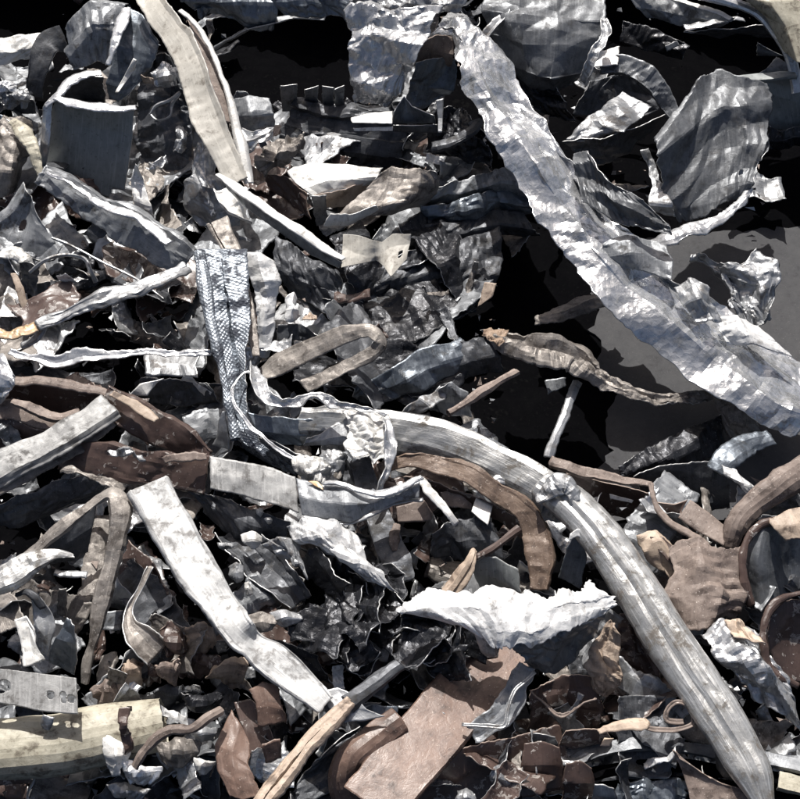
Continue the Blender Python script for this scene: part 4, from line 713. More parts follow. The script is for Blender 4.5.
# ---------------------------------------------------------------- bottom left
ws = thing('bright_strip', 'bright white flat strip slanting down from the brown channel to the tan rod', 'strip', 230, 600, 14)
S('strip_face', None, None, 'scuffed_white', [(147, 484, .5, 45, 0), (173, 530, .4, 43), (199, 574, .2, 40), (222, 610, 0, 40, 14), (238, 632, .6, 33, -24), (252, 645, -.3, 37, 16), (276, 662, -.4, 37, -12), (304, 686, -.8, 34, 8), (326, 706, -1.2, 22)], h=19, wob=.5, prof=[(-1, -.12), (-.93, .04), (-.86, 0), (.74, 0), (.8, .07), (.88, .02), (1, -.1)], amp=.0022, sc=.06, tear=.0015, parent=ws)
P('shaded_end', None, None, 'dull_aluminium', [[(318, 690, 0), (336, 686, 0), (356, 696, 0)], [(328, 708, -.4), (346, 706, -.4), (368, 710, -.4)], [(344, 724, -1), (360, 722, -1), (386, 716, -1)]], h=17.4, amp=.002, parent=ws)  # cast shadow on the strip's end put in as duller metal
S('bent_rod', 'grey bent rod folding over and hanging straight down by the bright strip', 'rod', 'burnt_metal', [(24, 560, -1, 11), (56, 532, .5, 13), (84, 510, 1.5, 14), (106, 495, 2, 14), (119, 500, 1.8, 20), (120, 526, 1, 20), (110, 566, -1, 20), (100, 606, -3, 17), (92, 642, -5, 12), (84, 684, -8, 8)], h=16.5, prof=ELL(.6, 10, .3), closed=True, th=0, amp=.002)
S('bent_rod', 'flattened pale grey tube end beside the bent rod', 'rod', 'silver_tube', [(-20, 590, 0, 30), (6, 578, .3, 30), (30, 564, .5, 24), (54, 555, .3, 16), (76, 556, -.4, 9)], h=16.5, prof=ELL(.6, 10, .2), closed=True, th=0, amp=.003)
P('scrap_sheet', 'shaded plate between the bent rod and flattened tube end', 'sheet', 'dark_metal', [[(28, 552, 0), (62, 526, 1), (98, 502, 1)], [(40, 558, -2), (68, 544, -1), (92, 528, -1)], [(50, 564, -4), (74, 560, -4), (88, 552, -4)]], h=14.5, amp=.003)
P('scrap_sheet', 'dark curved bands below the mottled grey strip', 'sheet', 'dark_metal', [[(-14, 506, 0), (24, 494, 1), (70, 476, 1), (112, 464, 1)], [(-14, 516, -2), (26, 512, -1), (70, 500, -1), (108, 484, -1)], [(-14, 530, -4), (24, 528, -4), (62, 514, -4), (96, 498, -4)]], h=12.5, amp=.005, tear=.006)
S('scrap_strip', 'torn pale edge strip beside the bent rod above the bright strip', 'strip', 'burnt_metal', [(60, 470, 0, 10), (92, 474, .5, 13), (112, 486, .3, 12), (122, 494, 0, 7)], h=15, prof=BOW, amp=.005, tear=.005)
S('scrap_strip', 'flared curl like a calla lily beside the bright strip', 'strip', 'burnt_metal', [(150, 566, 2, 5), (140, 588, 1, 6), (129, 610, 0, 8), (130, 626, 0, 16), (142, 642, 0, 28), (156, 656, -1, 32)], h=13.5, prof=TROUGH, amp=.002, tear=.002)
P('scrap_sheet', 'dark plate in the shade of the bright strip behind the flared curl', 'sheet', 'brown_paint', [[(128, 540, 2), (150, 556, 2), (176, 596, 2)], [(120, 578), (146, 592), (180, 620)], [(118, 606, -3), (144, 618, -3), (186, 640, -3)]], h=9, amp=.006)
for k, (rows, m, lab, hh) in enumerate([
    ([[(28, 592, 2), (40, 596, 2)], [(30, 612, 0), (52, 614, 0)], [(36, 632, -1), (55, 628, -1)], [(38, 652, -3), (46, 656, -3)]], 'dull_aluminium', 'crumpled pale tongue standing above the bracket with holes', 13),
    ([[(14, 620, 1), (26, 616, 1), (34, 630, 1)], [(20, 644, 0), (30, 640, 0), (38, 648, 0)], [(22, 668, -1), (34, 664, -1), (46, 660, -1)]], 'chalky_white', 'white bent plate standing just above the bracket with holes', 14),
    ([[(66, 618, 3), (74, 624, 3)], [(50, 644, 0), (78, 652, 0)], [(46, 664, -3), (72, 676, -3)]], 'blue_steel', 'dark blue pointed fold beside the white bent plate', 14),
    ([[(58, 588, 1), (68, 586, 1)], [(57, 602, -1), (68, 602, -1)], [(58, 616, -3), (67, 616, -3)]], 'burnt_metal', 'small burnt tab in the dark gap below the flattened tube', 11),
    ([[(86, 600, 1), (96, 602, 1)], [(78, 616, 0), (88, 620, 0)]], 'burnt_metal', 'small curled tab tucked behind the hanging bent rod', 10),
    ([[(104, 612, 1), (124, 610, 1)], [(98, 630, 0), (120, 632, 0)]], 'grey_sheet', 'grey square flap beside the hanging bent rod', 8)]):
    P('metal_shard', lab, 'shard', m, rows, h=hh, amp=.0035, tear=.003)
S('scrap_strip', 'dark hooked strip end above the crumpled pale tongue', 'strip', 'dark_metal', [(14, 594, 0, 7), (26, 590, 1, 8), (36, 596, 1, 10), (44, 608, 0, 8)], h=15.5, prof=BOW, amp=.002)
S('scrap_strip', 'thin pale ragged strip below the bent rods', 'strip', 'dull_aluminium', [(54, 574, 0, 7), (68, 576, 0, 8), (90, 576, 0, 6)], h=13, amp=.004, prof=BOW)
br = P('bracket', 'flat grey bracket with drilled holes lying over the cream tube', 'bracket', 'mottled_grey', [[(-24, 668, 0), (10, 670, 0), (44, 674, 0), (77, 678, 0)], [(-24, 684, -.3), (10, 688, -.3), (44, 693, -.3), (78, 696, -.3)], [(-24, 700, -.6), (10, 705, -.6), (44, 712, -.6), (78, 714, -.6)]], h=19, amp=.0012, sc=.08, tear=.001, res=.0011, holes=[(.28, .47, .007), (.24, .56, .006), (.74, .55, .0042), (.86, .52, .0035), (.87, .66, .003), (.94, .6, .0045)], mat2=None, th=.003)
P('stub', None, None, 'dull_aluminium', [[(42, 714, 0), (56, 715, 0)], [(41, 724, -1), (55, 726, -1)], [(44, 730, -1.5), (52, 730, -1.5)]], h=18.2, amp=.001, parent=br)
ct = thing('cream_tube', 'dirty cream tube lying flat under the bracket with holes', 'tube', 80, 740, 8)
tbody = S('tube_body', None, None, 'cream_paint', [(-30, 752, 0, 60), (20, 748, 0, 60), (70, 742, 0, 60), (120, 732, 0, 60), (166, 722, 0, 58)], h=13, wob=.2, prof=ELL(.75, 20), closed=True, amp=.003, sc=.07, th=0, parent=ct, tear=.003)
P('torn_hole', None, None, 'brown_paint', [[(118, 706, 1), (132, 704, 1)], [(120, 728, 0), (130, 726, 0)], [(126, 756, -2), (138, 750, -2)]], h=18.4, amp=.004, parent=tbody, tear=.005)
P('hole_shade_patch', None, None, 'shade_and_bar_black', [[(127, 706.5, 0), (132, 706.5, 0)], [(127, 711, 0), (132, 711, 0)]], h=18.9, amp=0, parent=tbody, tear=0)  # darkness of a small hole laid on as a flat black patch
P('scrap_sheet', 'dark brown stained board under the cream tube', 'sheet', 'brown_paint', [[(-14, 770, 0), (40, 768, 0), (110, 756, 0)], [(-14, 782, -2), (40, 784, -2), (104, 782, -2)]], h=6, amp=.004)
P('metal_shard', 'rusty tan flake below the cream tube', 'shard', 'rust', [[(26, 770), (50, 768)], [(28, 778, -.5), (48, 778, -.5)]], h=7.6, amp=.002)
S('bent_rod', 'thin brown bent stick lying on the end of the cream tube', 'rod', 'dusty_brown', [(134, 768, -1, 10), (142, 754, 0, 10), (156, 738, .8, 10), (172, 730, 1, 11), (192, 729, 1, 11), (208, 718, 1, 11), (222, 710, 0, 11)], h=17.5, prof=ELL(.8, 8), closed=True, th=0, amp=.002)
for k, (x, y, sx, sy, m, lab, a, hh) in enumerate([
    (116, 756, 16, 22, 'chalky_white', 'white pointed foil scrap at the foot of the cream tube', .009, 15),
    (140, 772, 24, 12, 'bright_aluminium', 'bright crinkled foil below the thin brown stick', .008, 14),
    (176, 752, 26, 14, 'burnt_metal', 'dusty crinkled foil along the thin brown stick', .009, 13.5),
    (204, 766, 12, 10, 'chalky_white', 'small white flake beside the folded brown sheet', .006, 13),
    (128, 792, 22, 10, 'dull_aluminium', 'grey crushed foil below the bright crinkled foil and thin stick', .009, 11),
    (202, 734, 16, 9, 'dull_aluminium', 'pale crinkled flake under the thin brown stick', .006, 14.5)]):
    P('foil_scrap', lab, 'foil', m, [[(x-sx, y-sy, .5), (x, y-sy*.8, .6), (x+sx, y-sy*.6, 0)], [(x-sx*.8, y, 0), (x, y, 1.2), (x+sx*.9, y, 0)], [(x-sx*.3, y+sy, -1.2), (x, y+sy*.9, -.4), (x+sx*.6, y+sy*.8, -1)]], h=hh, amp=a*.55, sc=.03, tear=.006, res=.0018)
for k, (x, y, sx, sy, m, lab) in enumerate([
    (178, 640, 14, 14, 'brown_paint', 'brown square lump at the foot of the bright strip'),
    (200, 638, 13, 16, 'tan_film', 'sunlit tan crumpled flake beside the bright strip'),
    (196, 664, 16, 12, 'brown_paint', 'shaded brown folded lump below the tan flake'),
    (170, 668, 12, 10, 'dusty_brown', 'dusty brown crumb below the flared curl'),
    (228, 672, 14, 16, 'tan_film', 'tan crumpled wad under the bright strip'),
    (150, 672, 16, 12, 'brown_paint', 'dark brown wad beside the dusty crumb'),
    (128, 674, 12, 16, 'tan_film', 'tan bent flake in the shade beside the hanging rod'),
    (106, 690, 14, 12, 'dusty_brown', 'small dusty flake behind the end of the cream tube'),
    (178, 694, 20, 10, 'dark_metal', 'dark torn scrap above the thin brown stick'),
    (206, 702, 18, 10, 'charred_foil', 'black crinkled scrap beside the dark torn scrap')]):
    sx *= 1.25
    P('paint_flake', lab, 'flake', m, [[(x-sx, y-sy*.7, .5), (x, y-sy, 1), (x+sx, y-sy*.7, 0)], [(x-sx*.9, y, -.5), (x, y, .6), (x+sx, y+2, -.8)], [(x-sx*.6, y+sy, -2), (x, y+sy, -2), (x+sx*.7, y+sy*.8, -2.5)]], h=12.5-k % 3*1.5, amp=.010, sc=.035, tear=.009)
bs = thing('folded_sheet', 'brown folded sheet bent into a cradle below the bright strip', 'sheet', 250, 770, 10)
P('upper_leaf', None, None, 'red_brown', [[(248, 690, 0), (264, 682, .5), (280, 690, 0)], [(254, 708, -.5), (268, 706, 0), (284, 710, -.5)], [(258, 728, -2), (272, 726, -1.4), (288, 722, -2)]], h=16.5, amp=.003, parent=bs)
P('lower_leaf', None, None, 'red_brown', [[(232, 710, 0), (240, 722, .4), (250, 742, 0)], [(216, 744, 0), (232, 752, .6), (250, 766, 0)], [(218, 772, -.6), (236, 780, 0), (256, 780, -.6)], [(228, 796, -1), (242, 802, -1), (262, 794, -1)]], h=15, amp=.003, parent=bs)
P('shaded_web', None, None, 'brown_paint', [[(232, 702, 0), (250, 698, 0), (266, 720, 0)], [(240, 726, -1), (256, 728, -1), (272, 738, -1)], [(248, 756, -2), (264, 756, -2), (282, 758, -2)]], h=13.5, amp=.003, parent=bs)  # shadow across the folded sheet put in as darker brown
P('curled_foot', None, None, 'red_brown', [[(262, 744, 1), (280, 738, 1)], [(266, 764, -1), (284, 758, -1)]], h=14, amp=.002, parent=bs)
rd2 = S('metal_rod', 'tan split rod with a charred shank leaning on the black foil', 'rod', 'tan_film', [(256, 810, 0, 22), (282, 778, 0, 21), (306, 748, 0, 19), (330, 722, .2, 20), (350, 702, .2, 16)], h=17.5, prof=[(-1, -.4), (-.6, .25), (-.15, .3), (-.05, -.05), (.1, .25), (.6, .2), (1, -.4)], amp=.0018, tear=.004)
S('charred_shank', None, None, 'dark_metal', [(346, 706, 0, 17), (364, 692, 0, 17), (384, 676, -.3, 16), (400, 664, -.6, 14)], h=17, prof=ELL(.6, 8), closed=True, th=0, amp=.003, parent=rd2)
# ---------------------------------------------------------------- bottom centre
P('foil_scrap', 'sunlit white crumpled sheet draped over the black foil', 'foil', 'white_foil', [[(286, 524, 0), (310, 520, 1), (334, 522, 1), (358, 534, 0)], [(296, 540, 0), (320, 538, 1.2), (344, 542, 1), (368, 556, 0)], [(318, 546, -.5), (336, 552, .6), (358, 564, .4), (384, 576, -.5)], [(340, 556, -2), (356, 566, -1), (376, 580, -1), (402, 596, -2)]], h=17.6, amp=.006, sc=.035, tear=.005)
def bundle(label, cx, cy, rx, ry, h, n, seed):
    r = random.Random(seed)
    e = thing('foil_bundle', label, 'foil', cx, cy+ry, h-5)
    for k in range(n):
        a = r.uniform(0, 6.28); q = math.sqrt(r.random())
        x, y = cx+math.cos(a)*rx*q*.75, cy+math.sin(a)*ry*q*.75
        th = r.uniform(-1.2, 1.2)+1.2; l = r.uniform(34, 62); wv = r.uniform(24, 44); d = r.uniform(.6, 2.6)
        c, s_ = math.cos(th), math.sin(th)
        rows = []
        for i in (-1, 0, 1):
            b = r.uniform(-9, 9)
            rows.append([(x+i*l*c*.6-j*wv*s_*.5+b*s_, y+i*l*s_*.6+j*wv*c*.5+b*c, -d*j+r.uniform(-.6, .6)) for j in (-1, 0, 1)])
        P('foil_leaf', None, None, 'charred_foil', rows, h=h+r.uniform(-1.5, 1.5), amp=.0085, sc=.04, tear=.006, parent=e)
bundle('black charred foil bundle of crinkled leaves under the white draped sheet', 346, 606, 54, 62, 14, 15, 3)
bundle('second charred foil bundle tucked under the large white foil', 434, 636, 44, 24, 14, 9, 8)
S('scrap_strip', 'dark hollow channel beside the charred foil bundle', 'strip', 'dark_metal', [(232, 530, 0, 40), (254, 556, 0, 42), (278, 584, 0, 40), (296, 606, -1, 30)], h=12, prof=TROUGH, amp=.004)
P('foil_scrap', 'crinkled silver fold along the lip of the dark hollow channel', 'foil', 'dull_aluminium', [[(262, 546, 0), (280, 540, 1), (298, 546, 0)], [(272, 552, 0), (290, 552, 1), (304, 562, 0)], [(288, 560, -1), (300, 568, 0), (306, 582, -1)]], h=16.4, amp=.005, sc=.025)
for k, (x, y, sx, sy, m, lab) in enumerate([
    (252, 540, 12, 8, 'chalky_white', 'white chip lying on the dark hollow channel'),
    (236, 572, 8, 10, 'dull_aluminium', 'small round crinkled chip beside the bright strip'),
    (248, 588, 4, 7, 'chalky_white', 'small pale rectangular chip beside the bright strip'),
    (226, 546, 8, 4, 'dull_aluminium', 'thin curled chip beside the upper bright strip'),
    (260, 512, 5, 5, 'chalky_white', 'small white chip below the grey translucent sheet'),
    (268, 520, 4, 3, 'chalky_white', 'tiny white chip beside the dark hollow channel'),
    (286, 618, 16, 8, 'bright_aluminium', 'bright crinkled foil below the dark hollow channel'),
    (262, 622, 16, 10, 'burnt_metal', 'torn dusty foil between bright strip and charred bundle')]):
    P('metal_chip', lab, 'chip', m, [[(x-sx, y-sy*.6, 0), (x, y-sy, .6), (x+sx*.8, y-sy*.6, 0)], [(x-sx*.8, y+sy*.3, 0), (x, y, .8), (x+sx, y+sy*.2, 0)], [(x-sx*.2, y+sy, -.6), (x+sx*.2, y+sy*1.1, -.3), (x+sx*.7, y+sy*.7, -.5)]], h=14.5, amp=.003, sc=.018, tear=.002, res=.0022)
P('scrap_sheet', 'dark torn sheet behind the upper end of the bright strip', 'sheet', 'dark_metal', [[(184, 494, 1), (216, 492, 1), (250, 506, 1), (290, 520, 1)], [(196, 508, -1), (224, 514, 0), (254, 526, 0), (288, 540, -1)], [(212, 522, -4), (234, 534, -3), (256, 548, -3), (282, 560, -4)]], h=13.5, amp=.007, tear=.006)
P('scrap_sheet', 'dark shaded sheet running below the torn dusty foil', 'sheet', 'charred_foil', [[(246, 632, 1), (280, 640, 1), (318, 654, 1)], [(262, 652, -1), (294, 664, 0), (326, 676, -1)], [(280, 668, -3), (304, 680, -3), (334, 692, -3)]], h=11, amp=.006)
wf = thing('foil_scrap', 'large white crumpled foil with a shaded grey underside beside the long tube', 'foil', 530, 640, 12)
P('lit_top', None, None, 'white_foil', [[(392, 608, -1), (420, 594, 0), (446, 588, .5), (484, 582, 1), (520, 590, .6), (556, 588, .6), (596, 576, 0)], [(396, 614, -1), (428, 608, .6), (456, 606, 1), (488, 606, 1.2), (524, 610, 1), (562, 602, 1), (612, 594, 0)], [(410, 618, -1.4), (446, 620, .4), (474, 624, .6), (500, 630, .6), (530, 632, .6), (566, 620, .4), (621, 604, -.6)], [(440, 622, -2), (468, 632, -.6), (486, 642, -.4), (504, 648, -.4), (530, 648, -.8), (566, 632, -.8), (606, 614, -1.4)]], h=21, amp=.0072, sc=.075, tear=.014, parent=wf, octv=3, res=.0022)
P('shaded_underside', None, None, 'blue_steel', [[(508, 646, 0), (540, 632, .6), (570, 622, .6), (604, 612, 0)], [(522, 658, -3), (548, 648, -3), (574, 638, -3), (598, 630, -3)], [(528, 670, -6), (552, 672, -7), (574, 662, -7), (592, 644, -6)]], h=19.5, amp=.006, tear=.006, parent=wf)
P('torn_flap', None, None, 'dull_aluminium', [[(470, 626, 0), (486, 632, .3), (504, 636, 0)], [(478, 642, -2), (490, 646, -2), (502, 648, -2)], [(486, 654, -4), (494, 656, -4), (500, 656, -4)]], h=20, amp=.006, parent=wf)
pbp = thing('brown_plate', 'brown painted flat bar with rounded folded end and sunlit lower half', 'bar', 420, 740, 10)
S('bar_face', None, None, 'red_brown', [(516, 638, -4.5, 62), (478, 678, -3, 64), (440, 722, -1.5, 66), (402, 766, -.5, 66), (368, 806, 0, 64)], h=15, wob=.15, prof=[(-1, -.12), (-.93, 0), (1, 0)], amp=.0012, sc=.09, tear=.0015, parent=pbp)
S('rounded_end', None, None, 'red_brown', [(402, 716, -.2, 30), (372, 738, 0, 34), (352, 756, -.4, 36), (346, 776, -2, 34), (350, 800, -5, 30)], h=15.2, prof=HALF, amp=.0015, tear=.001, parent=pbp)
P('scrap_sheet', 'dark brown board lying beside the brown flat bar', 'sheet', 'brown_paint', [[(430, 762, 0), (470, 746, .5), (510, 736, .5), (560, 724, 0)], [(418, 782, -2), (470, 772, -2), (520, 760, -2), (566, 752, -2)], [(396, 806, -5), (460, 804, -5), (520, 798, -5), (570, 790, -5)]], h=12.5, amp=.003, sc=.07)
S('scrap_strip', 'grey blue ribbon curving under the large white foil beside the brown bar', 'strip', 'grey_sheet', [(528, 664, 1, 18), (518, 686, .5, 22), (506, 706, 0, 26), (490, 722, -.6, 24), (470, 734, -1.4, 18)], h=14.5, prof=[(-1, .2), (-.8, 0), (1, 0)], ref='mid', amp=.003)
S('scrap_strip', 'thin bright edge ribbon outlining the curving grey blue ribbon', 'strip', 'dull_aluminium', [(536, 672, 1, 4), (516, 690, 1, 4), (508, 708, .6, 4), (504, 726, .2, 5), (486, 726, 0, 4), (462, 724, -.6, 4)], h=15.4, prof=VEE, amp=.001, tear=.001)
P('metal_shard', 'small grey nugget on the dark brown board', 'shard', 'dull_aluminium', [[(490, 772), (502, 766), (512, 776)], [(488, 782, -.3), (500, 778, .6), (514, 784, -.3)], [(492, 788, -1), (502, 788, -.6), (512, 790, -1)]], h=12.4, amp=.005, sc=.02)
P('metal_shard', 'lower grey nugget lying beside the brown flat bar', 'shard', 'dull_aluminium', [[(456, 790), (466, 786), (476, 794)], [(456, 802, -.3), (466, 798, .6), (478, 804, -.3)]], h=12, amp=.004, sc=.02)
P('scrap_sheet', 'blue grey torn sheet shaded beside the tan split rod', 'sheet', 'blue_steel', [[(352, 712, 0), (372, 704, .5), (400, 706, 0)], [(356, 722, -.6), (376, 718, 0), (398, 716, -.6)], [(362, 730, -2), (378, 730, -2), (392, 726, -2)]], h=14, amp=.003)
P('scrap_sheet', 'grey dusty sheet between tan split rod and brown flat bar', 'sheet', 'dark_metal', [[(318, 756, 1), (340, 738, 1), (362, 726, 1)], [(300, 778, 0), (326, 766, 0), (346, 756, 0)], [(282, 806, -1), (312, 802, -1), (338, 790, -1)]], h=10.5, amp=.005)

# ---------------------------------------------------------------- right and bottom right
P('scrap_sheet', 'black crumpled strips lying on the floor hollow under the silver strip', 'sheet', 'charred_foil', [[(618, 468, 1), (650, 446, 2), (690, 424, 2), (724, 410, 1)], [(622, 478, 0), (656, 462, 1), (694, 442, 1), (724, 428, 0)], [(610, 484, -2), (660, 478, -1), (700, 464, -1), (728, 448, -2)]], h=5, amp=.007, tear=.007)
P('scrap_sheet', 'dark pitted slab leaning behind the brown folded plate', 'sheet', 'dark_metal', [[(632, 474, 1), (664, 466, 1.5), (700, 460, 1.5), (736, 462, 1)], [(640, 492, -2), (670, 490, -2), (702, 488, -2), (732, 490, -2)], [(652, 510, -5), (680, 512, -5), (706, 512, -5), (730, 508, -5)]], h=9, amp=.003)
S('scrap_strip', 'blue grey arched strip at the rim of the floor hollow', 'strip', 'blue_steel', [(716, 474, 1, 22), (728, 458, 2, 26), (746, 444, 2, 24), (770, 436, 1, 16)], h=9, prof=BOW, ref='mid', amp=.004)
P('foil_scrap', 'bright white torn foil below the blue grey arched strip', 'foil', 'white_foil', [[(720, 464, 0), (736, 468, .6), (744, 478, .4)], [(728, 474, 0), (742, 484, .8), (756, 488, .4)], [(740, 490, -.6), (748, 494, 0), (766, 494, -.4)]], h=12, amp=.005, sc=.025)
S('scrap_strip', 'thin brown rimmed strip from the long tube to the brown folded plate', 'strip', 'dusty_brown', [(550, 460, 0, 9), (580, 470, .5, 10), (616, 478, .5, 10), (652, 484, 0, 8)], h=14, prof=LCH, amp=.002, mat2='brown_paint')
P('scrap_sheet', 'dark brown recess panel below the thin brown rimmed strip', 'sheet', 'brown_paint', [[(566, 474, 0), (604, 482, 0), (650, 490, 0)], [(590, 494, -3), (620, 500, -3), (656, 508, -3)], [(606, 514, -6), (630, 520, -6), (660, 528, -6)]], h=12, amp=.003)
P('metal_chip', 'white flat chip on the dark recess panel', 'chip', 'chalky_white', [[(609, 494, 0), (634, 500, 0)], [(610, 499, -.3), (632, 503, -.3)]], h=12, amp=.001, tear=.001)
bp = thing('folded_plate', 'brown folded plate with dusty pink face beside the long tube', 'plate', 690, 540, 9)
P('dusty_face', None, None, 'dusty_brown', [[(690, 500, .6), (708, 512, .4), (727, 528, 0)], [(678, 518, 0), (698, 532, 0), (724, 546, 0)]], h=15.5, amp=.001, tear=.001, parent=bp)
P('inner_wall', None, None, 'brown_paint', [[(658, 502, 0), (674, 504, 0), (688, 499, 0)], [(668, 514, -2.4), (676, 516, -2.4), (680, 516, -1)]], h=15.4, amp=.001, tear=.001, parent=bp)
S('twisted_rim', None, None, 'dusty_brown', [(650, 482, 1, 7), (652, 496, 1, 7), (660, 512, .6, 9), (676, 526, .2, 10), (700, 540, 0, 9)], h=15.4, prof=BOW, amp=.002, parent=bp)
P('scrap_sheet', 'dusty sunlit brown hide like sheet beside the long tube', 'sheet', 'dusty_brown', [[(664, 548, 0), (696, 536, 1), (724, 546, 1.4), (747, 546, 0)], [(672, 570, 0), (698, 566, 1.6), (722, 568, .4), (750, 574, -1)], [(658, 598, -.6), (690, 596, .2), (722, 594, 1), (746, 606, -2)], [(668, 618, -2), (690, 630, -1.4), (714, 626, -.6), (738, 624, -4)]], h=16, amp=.007, sc=.06, tear=.008)
P('scrap_sheet', 'pale brown torn patch between the long tube and the hide like sheet', 'sheet', 'tan_film', [[(636, 536, 0), (656, 530, .5), (676, 548, 0)], [(644, 552, -.6), (662, 550, 0), (674, 566, -.4)], [(656, 570, -1.6), (666, 574, -1), (674, 586, -1.4)]], h=15, amp=.005)
P('metal_shard', 'dark brown triangular recess flake beside the torn patch', 'shard', 'brown_paint', [[(648, 534, 0), (664, 536, 0)], [(658, 550, -.5), (686, 558, -.5)], [(672, 566, -1), (680, 568, -1)]], h=16, amp=.002)
S('scrap_strip', 'thick brown curved rim above the dark pipe mouth', 'strip', 'dusty_brown', [(730, 548, -2, 18), (736, 524, 0, 24), (754, 504, 1, 28), (778, 486, 1.5, 30), (815, 462, 1.5, 32)], h=17, prof=HALF, ref='mid', amp=.002, mat2='brown_paint')
S('scrap_strip', 'dark hollow brown pipe mouth beside the hide like sheet', 'strip', 'brown_paint', [(752, 606, -4, 8), (744, 580, -2, 8), (743, 556, -.6, 9), (750, 534, .5, 9), (766, 522, 1, 9), (790, 520, 1, 10), (820, 526, 1, 10)], h=17.4, prof=HALF, ref='mid', amp=.002)
P('scrap_sheet', 'dark smooth curled wall inside the brown pipe mouth', 'sheet', 'slate_sheet', [[(748, 532, 0), (764, 524, 1.2), (780, 530, 0), (796, 536, -2), (818, 540, -3)], [(744, 562, -2), (758, 560, -.6), (774, 562, -2), (792, 566, -5), (818, 570, -6)], [(753, 606, -5), (764, 606, -4), (776, 604, -5), (794, 602, -8), (818, 602, -9)]], h=16.6, amp=.003, lin=.3)
P('foil_scrap', 'sunlit tan crumpled top on the brown pipe mouth', 'foil', 'tan_film', [[(768, 520, 0), (790, 510, .6), (815, 506, .4)], [(774, 530, 0), (794, 526, .6), (815, 524, .4)], [(784, 540, -.6), (800, 542, 0), (815, 546, -.2)]], h=18.6, amp=.004)
S('scrap_strip', 'round brown pipe rim beside the silver blue foil', 'strip', 'brown_paint', [(806, 592, .5, 7), (782, 598, .6, 7), (767, 616, .4, 7), (763, 644, -.6, 7), (774, 672, -2, 7), (800, 686, -3, 7)], h=17.2, prof=HALF, ref='mid', amp=.002)
P('scrap_sheet', 'dark brown bowl wall inside the second pipe rim', 'sheet', 'brown_paint', [[(772, 604, 1), (792, 598, 1), (820, 598, 0)], [(764, 636, -1), (792, 638, -3), (820, 642, -4)], [(774, 672, -4), (796, 682, -5), (820, 690, -6)]], h=16, amp=.003)
P('foil_scrap', 'silver blue crumpled foil hanging beside the long tube', 'foil', 'bright_aluminium', [[(702, 636, 0), (722, 622, 1), (748, 630, .4), (764, 644, 0)], [(716, 652, 0), (736, 646, 1.2), (756, 652, .6), (784, 670, 0)], [(736, 680, -1.4), (754, 678, 0), (774, 682, -.4), (796, 696, -1)], [(754, 702, -4), (768, 706, -3), (786, 718, -3), (799, 726, -4)]], h=15.5, amp=.009, sc=.035, tear=.006, mat2=None)
P('foil_scrap', 'tan dusty crumple above the silver blue foil', 'foil', 'tan_film', [[(722, 618, 0), (738, 620, .5), (752, 632, 0)], [(734, 640, -.2), (748, 642, .4), (766, 648, 0)]], h=17.4, amp=.007, sc=.025)
P('foil_scrap', 'brown crumpled triangle under the large white foil', 'foil', 'tan_film', [[(612, 620, 2), (616, 622, 2), (618, 626, 2)], [(592, 648, 0), (606, 650, .6), (622, 656, 0)], [(582, 666, -1), (604, 674, 0), (624, 680, -1)], [(594, 690, -3), (602, 698, -3), (614, 692, -3)]], h=14, amp=.007, sc=.03)
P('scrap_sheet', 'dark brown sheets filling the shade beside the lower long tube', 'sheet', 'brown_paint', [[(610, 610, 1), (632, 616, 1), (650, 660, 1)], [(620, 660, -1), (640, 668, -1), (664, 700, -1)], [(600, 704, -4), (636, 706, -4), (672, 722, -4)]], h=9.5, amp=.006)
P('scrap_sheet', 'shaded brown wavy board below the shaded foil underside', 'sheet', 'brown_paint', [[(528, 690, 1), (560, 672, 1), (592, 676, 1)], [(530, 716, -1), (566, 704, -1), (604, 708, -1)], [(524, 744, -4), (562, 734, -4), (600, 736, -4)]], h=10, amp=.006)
S('scrap_strip', 'thin pale wavy lip along the shaded brown wavy board', 'strip', 'dusty_brown', [(530, 690, 0, 4), (546, 704, .4, 5), (562, 716, .2, 5), (580, 706, .6, 4), (596, 698, .6, 4)], h=12.5, prof=VEE, amp=.003)
pd = thing('paddle_strip', 'tan paddle shaped piece with a thin curled tail near the lower long tube', 'strip', 640, 735, 12)
S('blade', None, None, 'tan_film', [(598, 732, -.2, 8), (612, 727, 0, 11), (630, 724, .2, 14), (643, 725, .1, 14), (648, 728, 0, 9)], h=15, prof=[(-1, -.1), (-.2, .12), (1, -.05)], amp=.002, parent=pd)
S('curled_tail', None, None, 'dusty_brown', [(646, 728, 0, 5), (664, 730, .2, 5), (684, 728, .3, 5), (694, 722, .4, 5), (690, 708, 1, 5), (678, 702, 1.4, 5), (668, 710, 1, 5), (668, 720, .4, 6), (684, 722, .2, 6)], h=15, prof=VEE, amp=.001, parent=pd, tear=.001)
P('metal_chip', 'small tan chip below the paddle shaped piece', 'chip', 'tan_film', [[(604, 738, 0), (614, 738, 0)], [(600, 746, 0), (610, 746, 0)]], h=13, amp=.001, tear=.001)
for k, (pts, W, lab, m) in enumerate([
    ([(572, 762, -1), (600, 750, 0), (640, 744, .4), (690, 748, .4), (740, 756, 0), (815, 764, -.4)], 12, 'uppermost slate grey flat bar of the bundle under the long tube', 'slate_sheet'),
    ([(586, 776, -1), (620, 768, 0), (670, 764, .2), (730, 772, 0), (815, 782, -.4)], 12, 'middle black flat bar of the bundle under the long tube', 'shade_and_bar_black'),
    ([(600, 790, -1), (640, 786, 0), (700, 784, .2), (760, 792, 0), (815, 800, -.4)], 14, 'lowest black flat bar of the bundle under the long tube', 'shade_and_bar_black')]):
    S('flat_bar', lab, 'bar', m, [(x, y, d) for x, y, d in pts], W=W, h=11-k*1.2, prof=UCH, amp=.0012, tear=.001, group='bundle of flat bars')
S('flat_bar', 'pale grey flat bar end lying on the black bar bundle', 'bar', 'grey_sheet', [(758, 756, 0), (815, 768, 0)], W=14, h=13, prof=UCH, amp=.001, tear=.001, group='bundle of flat bars')
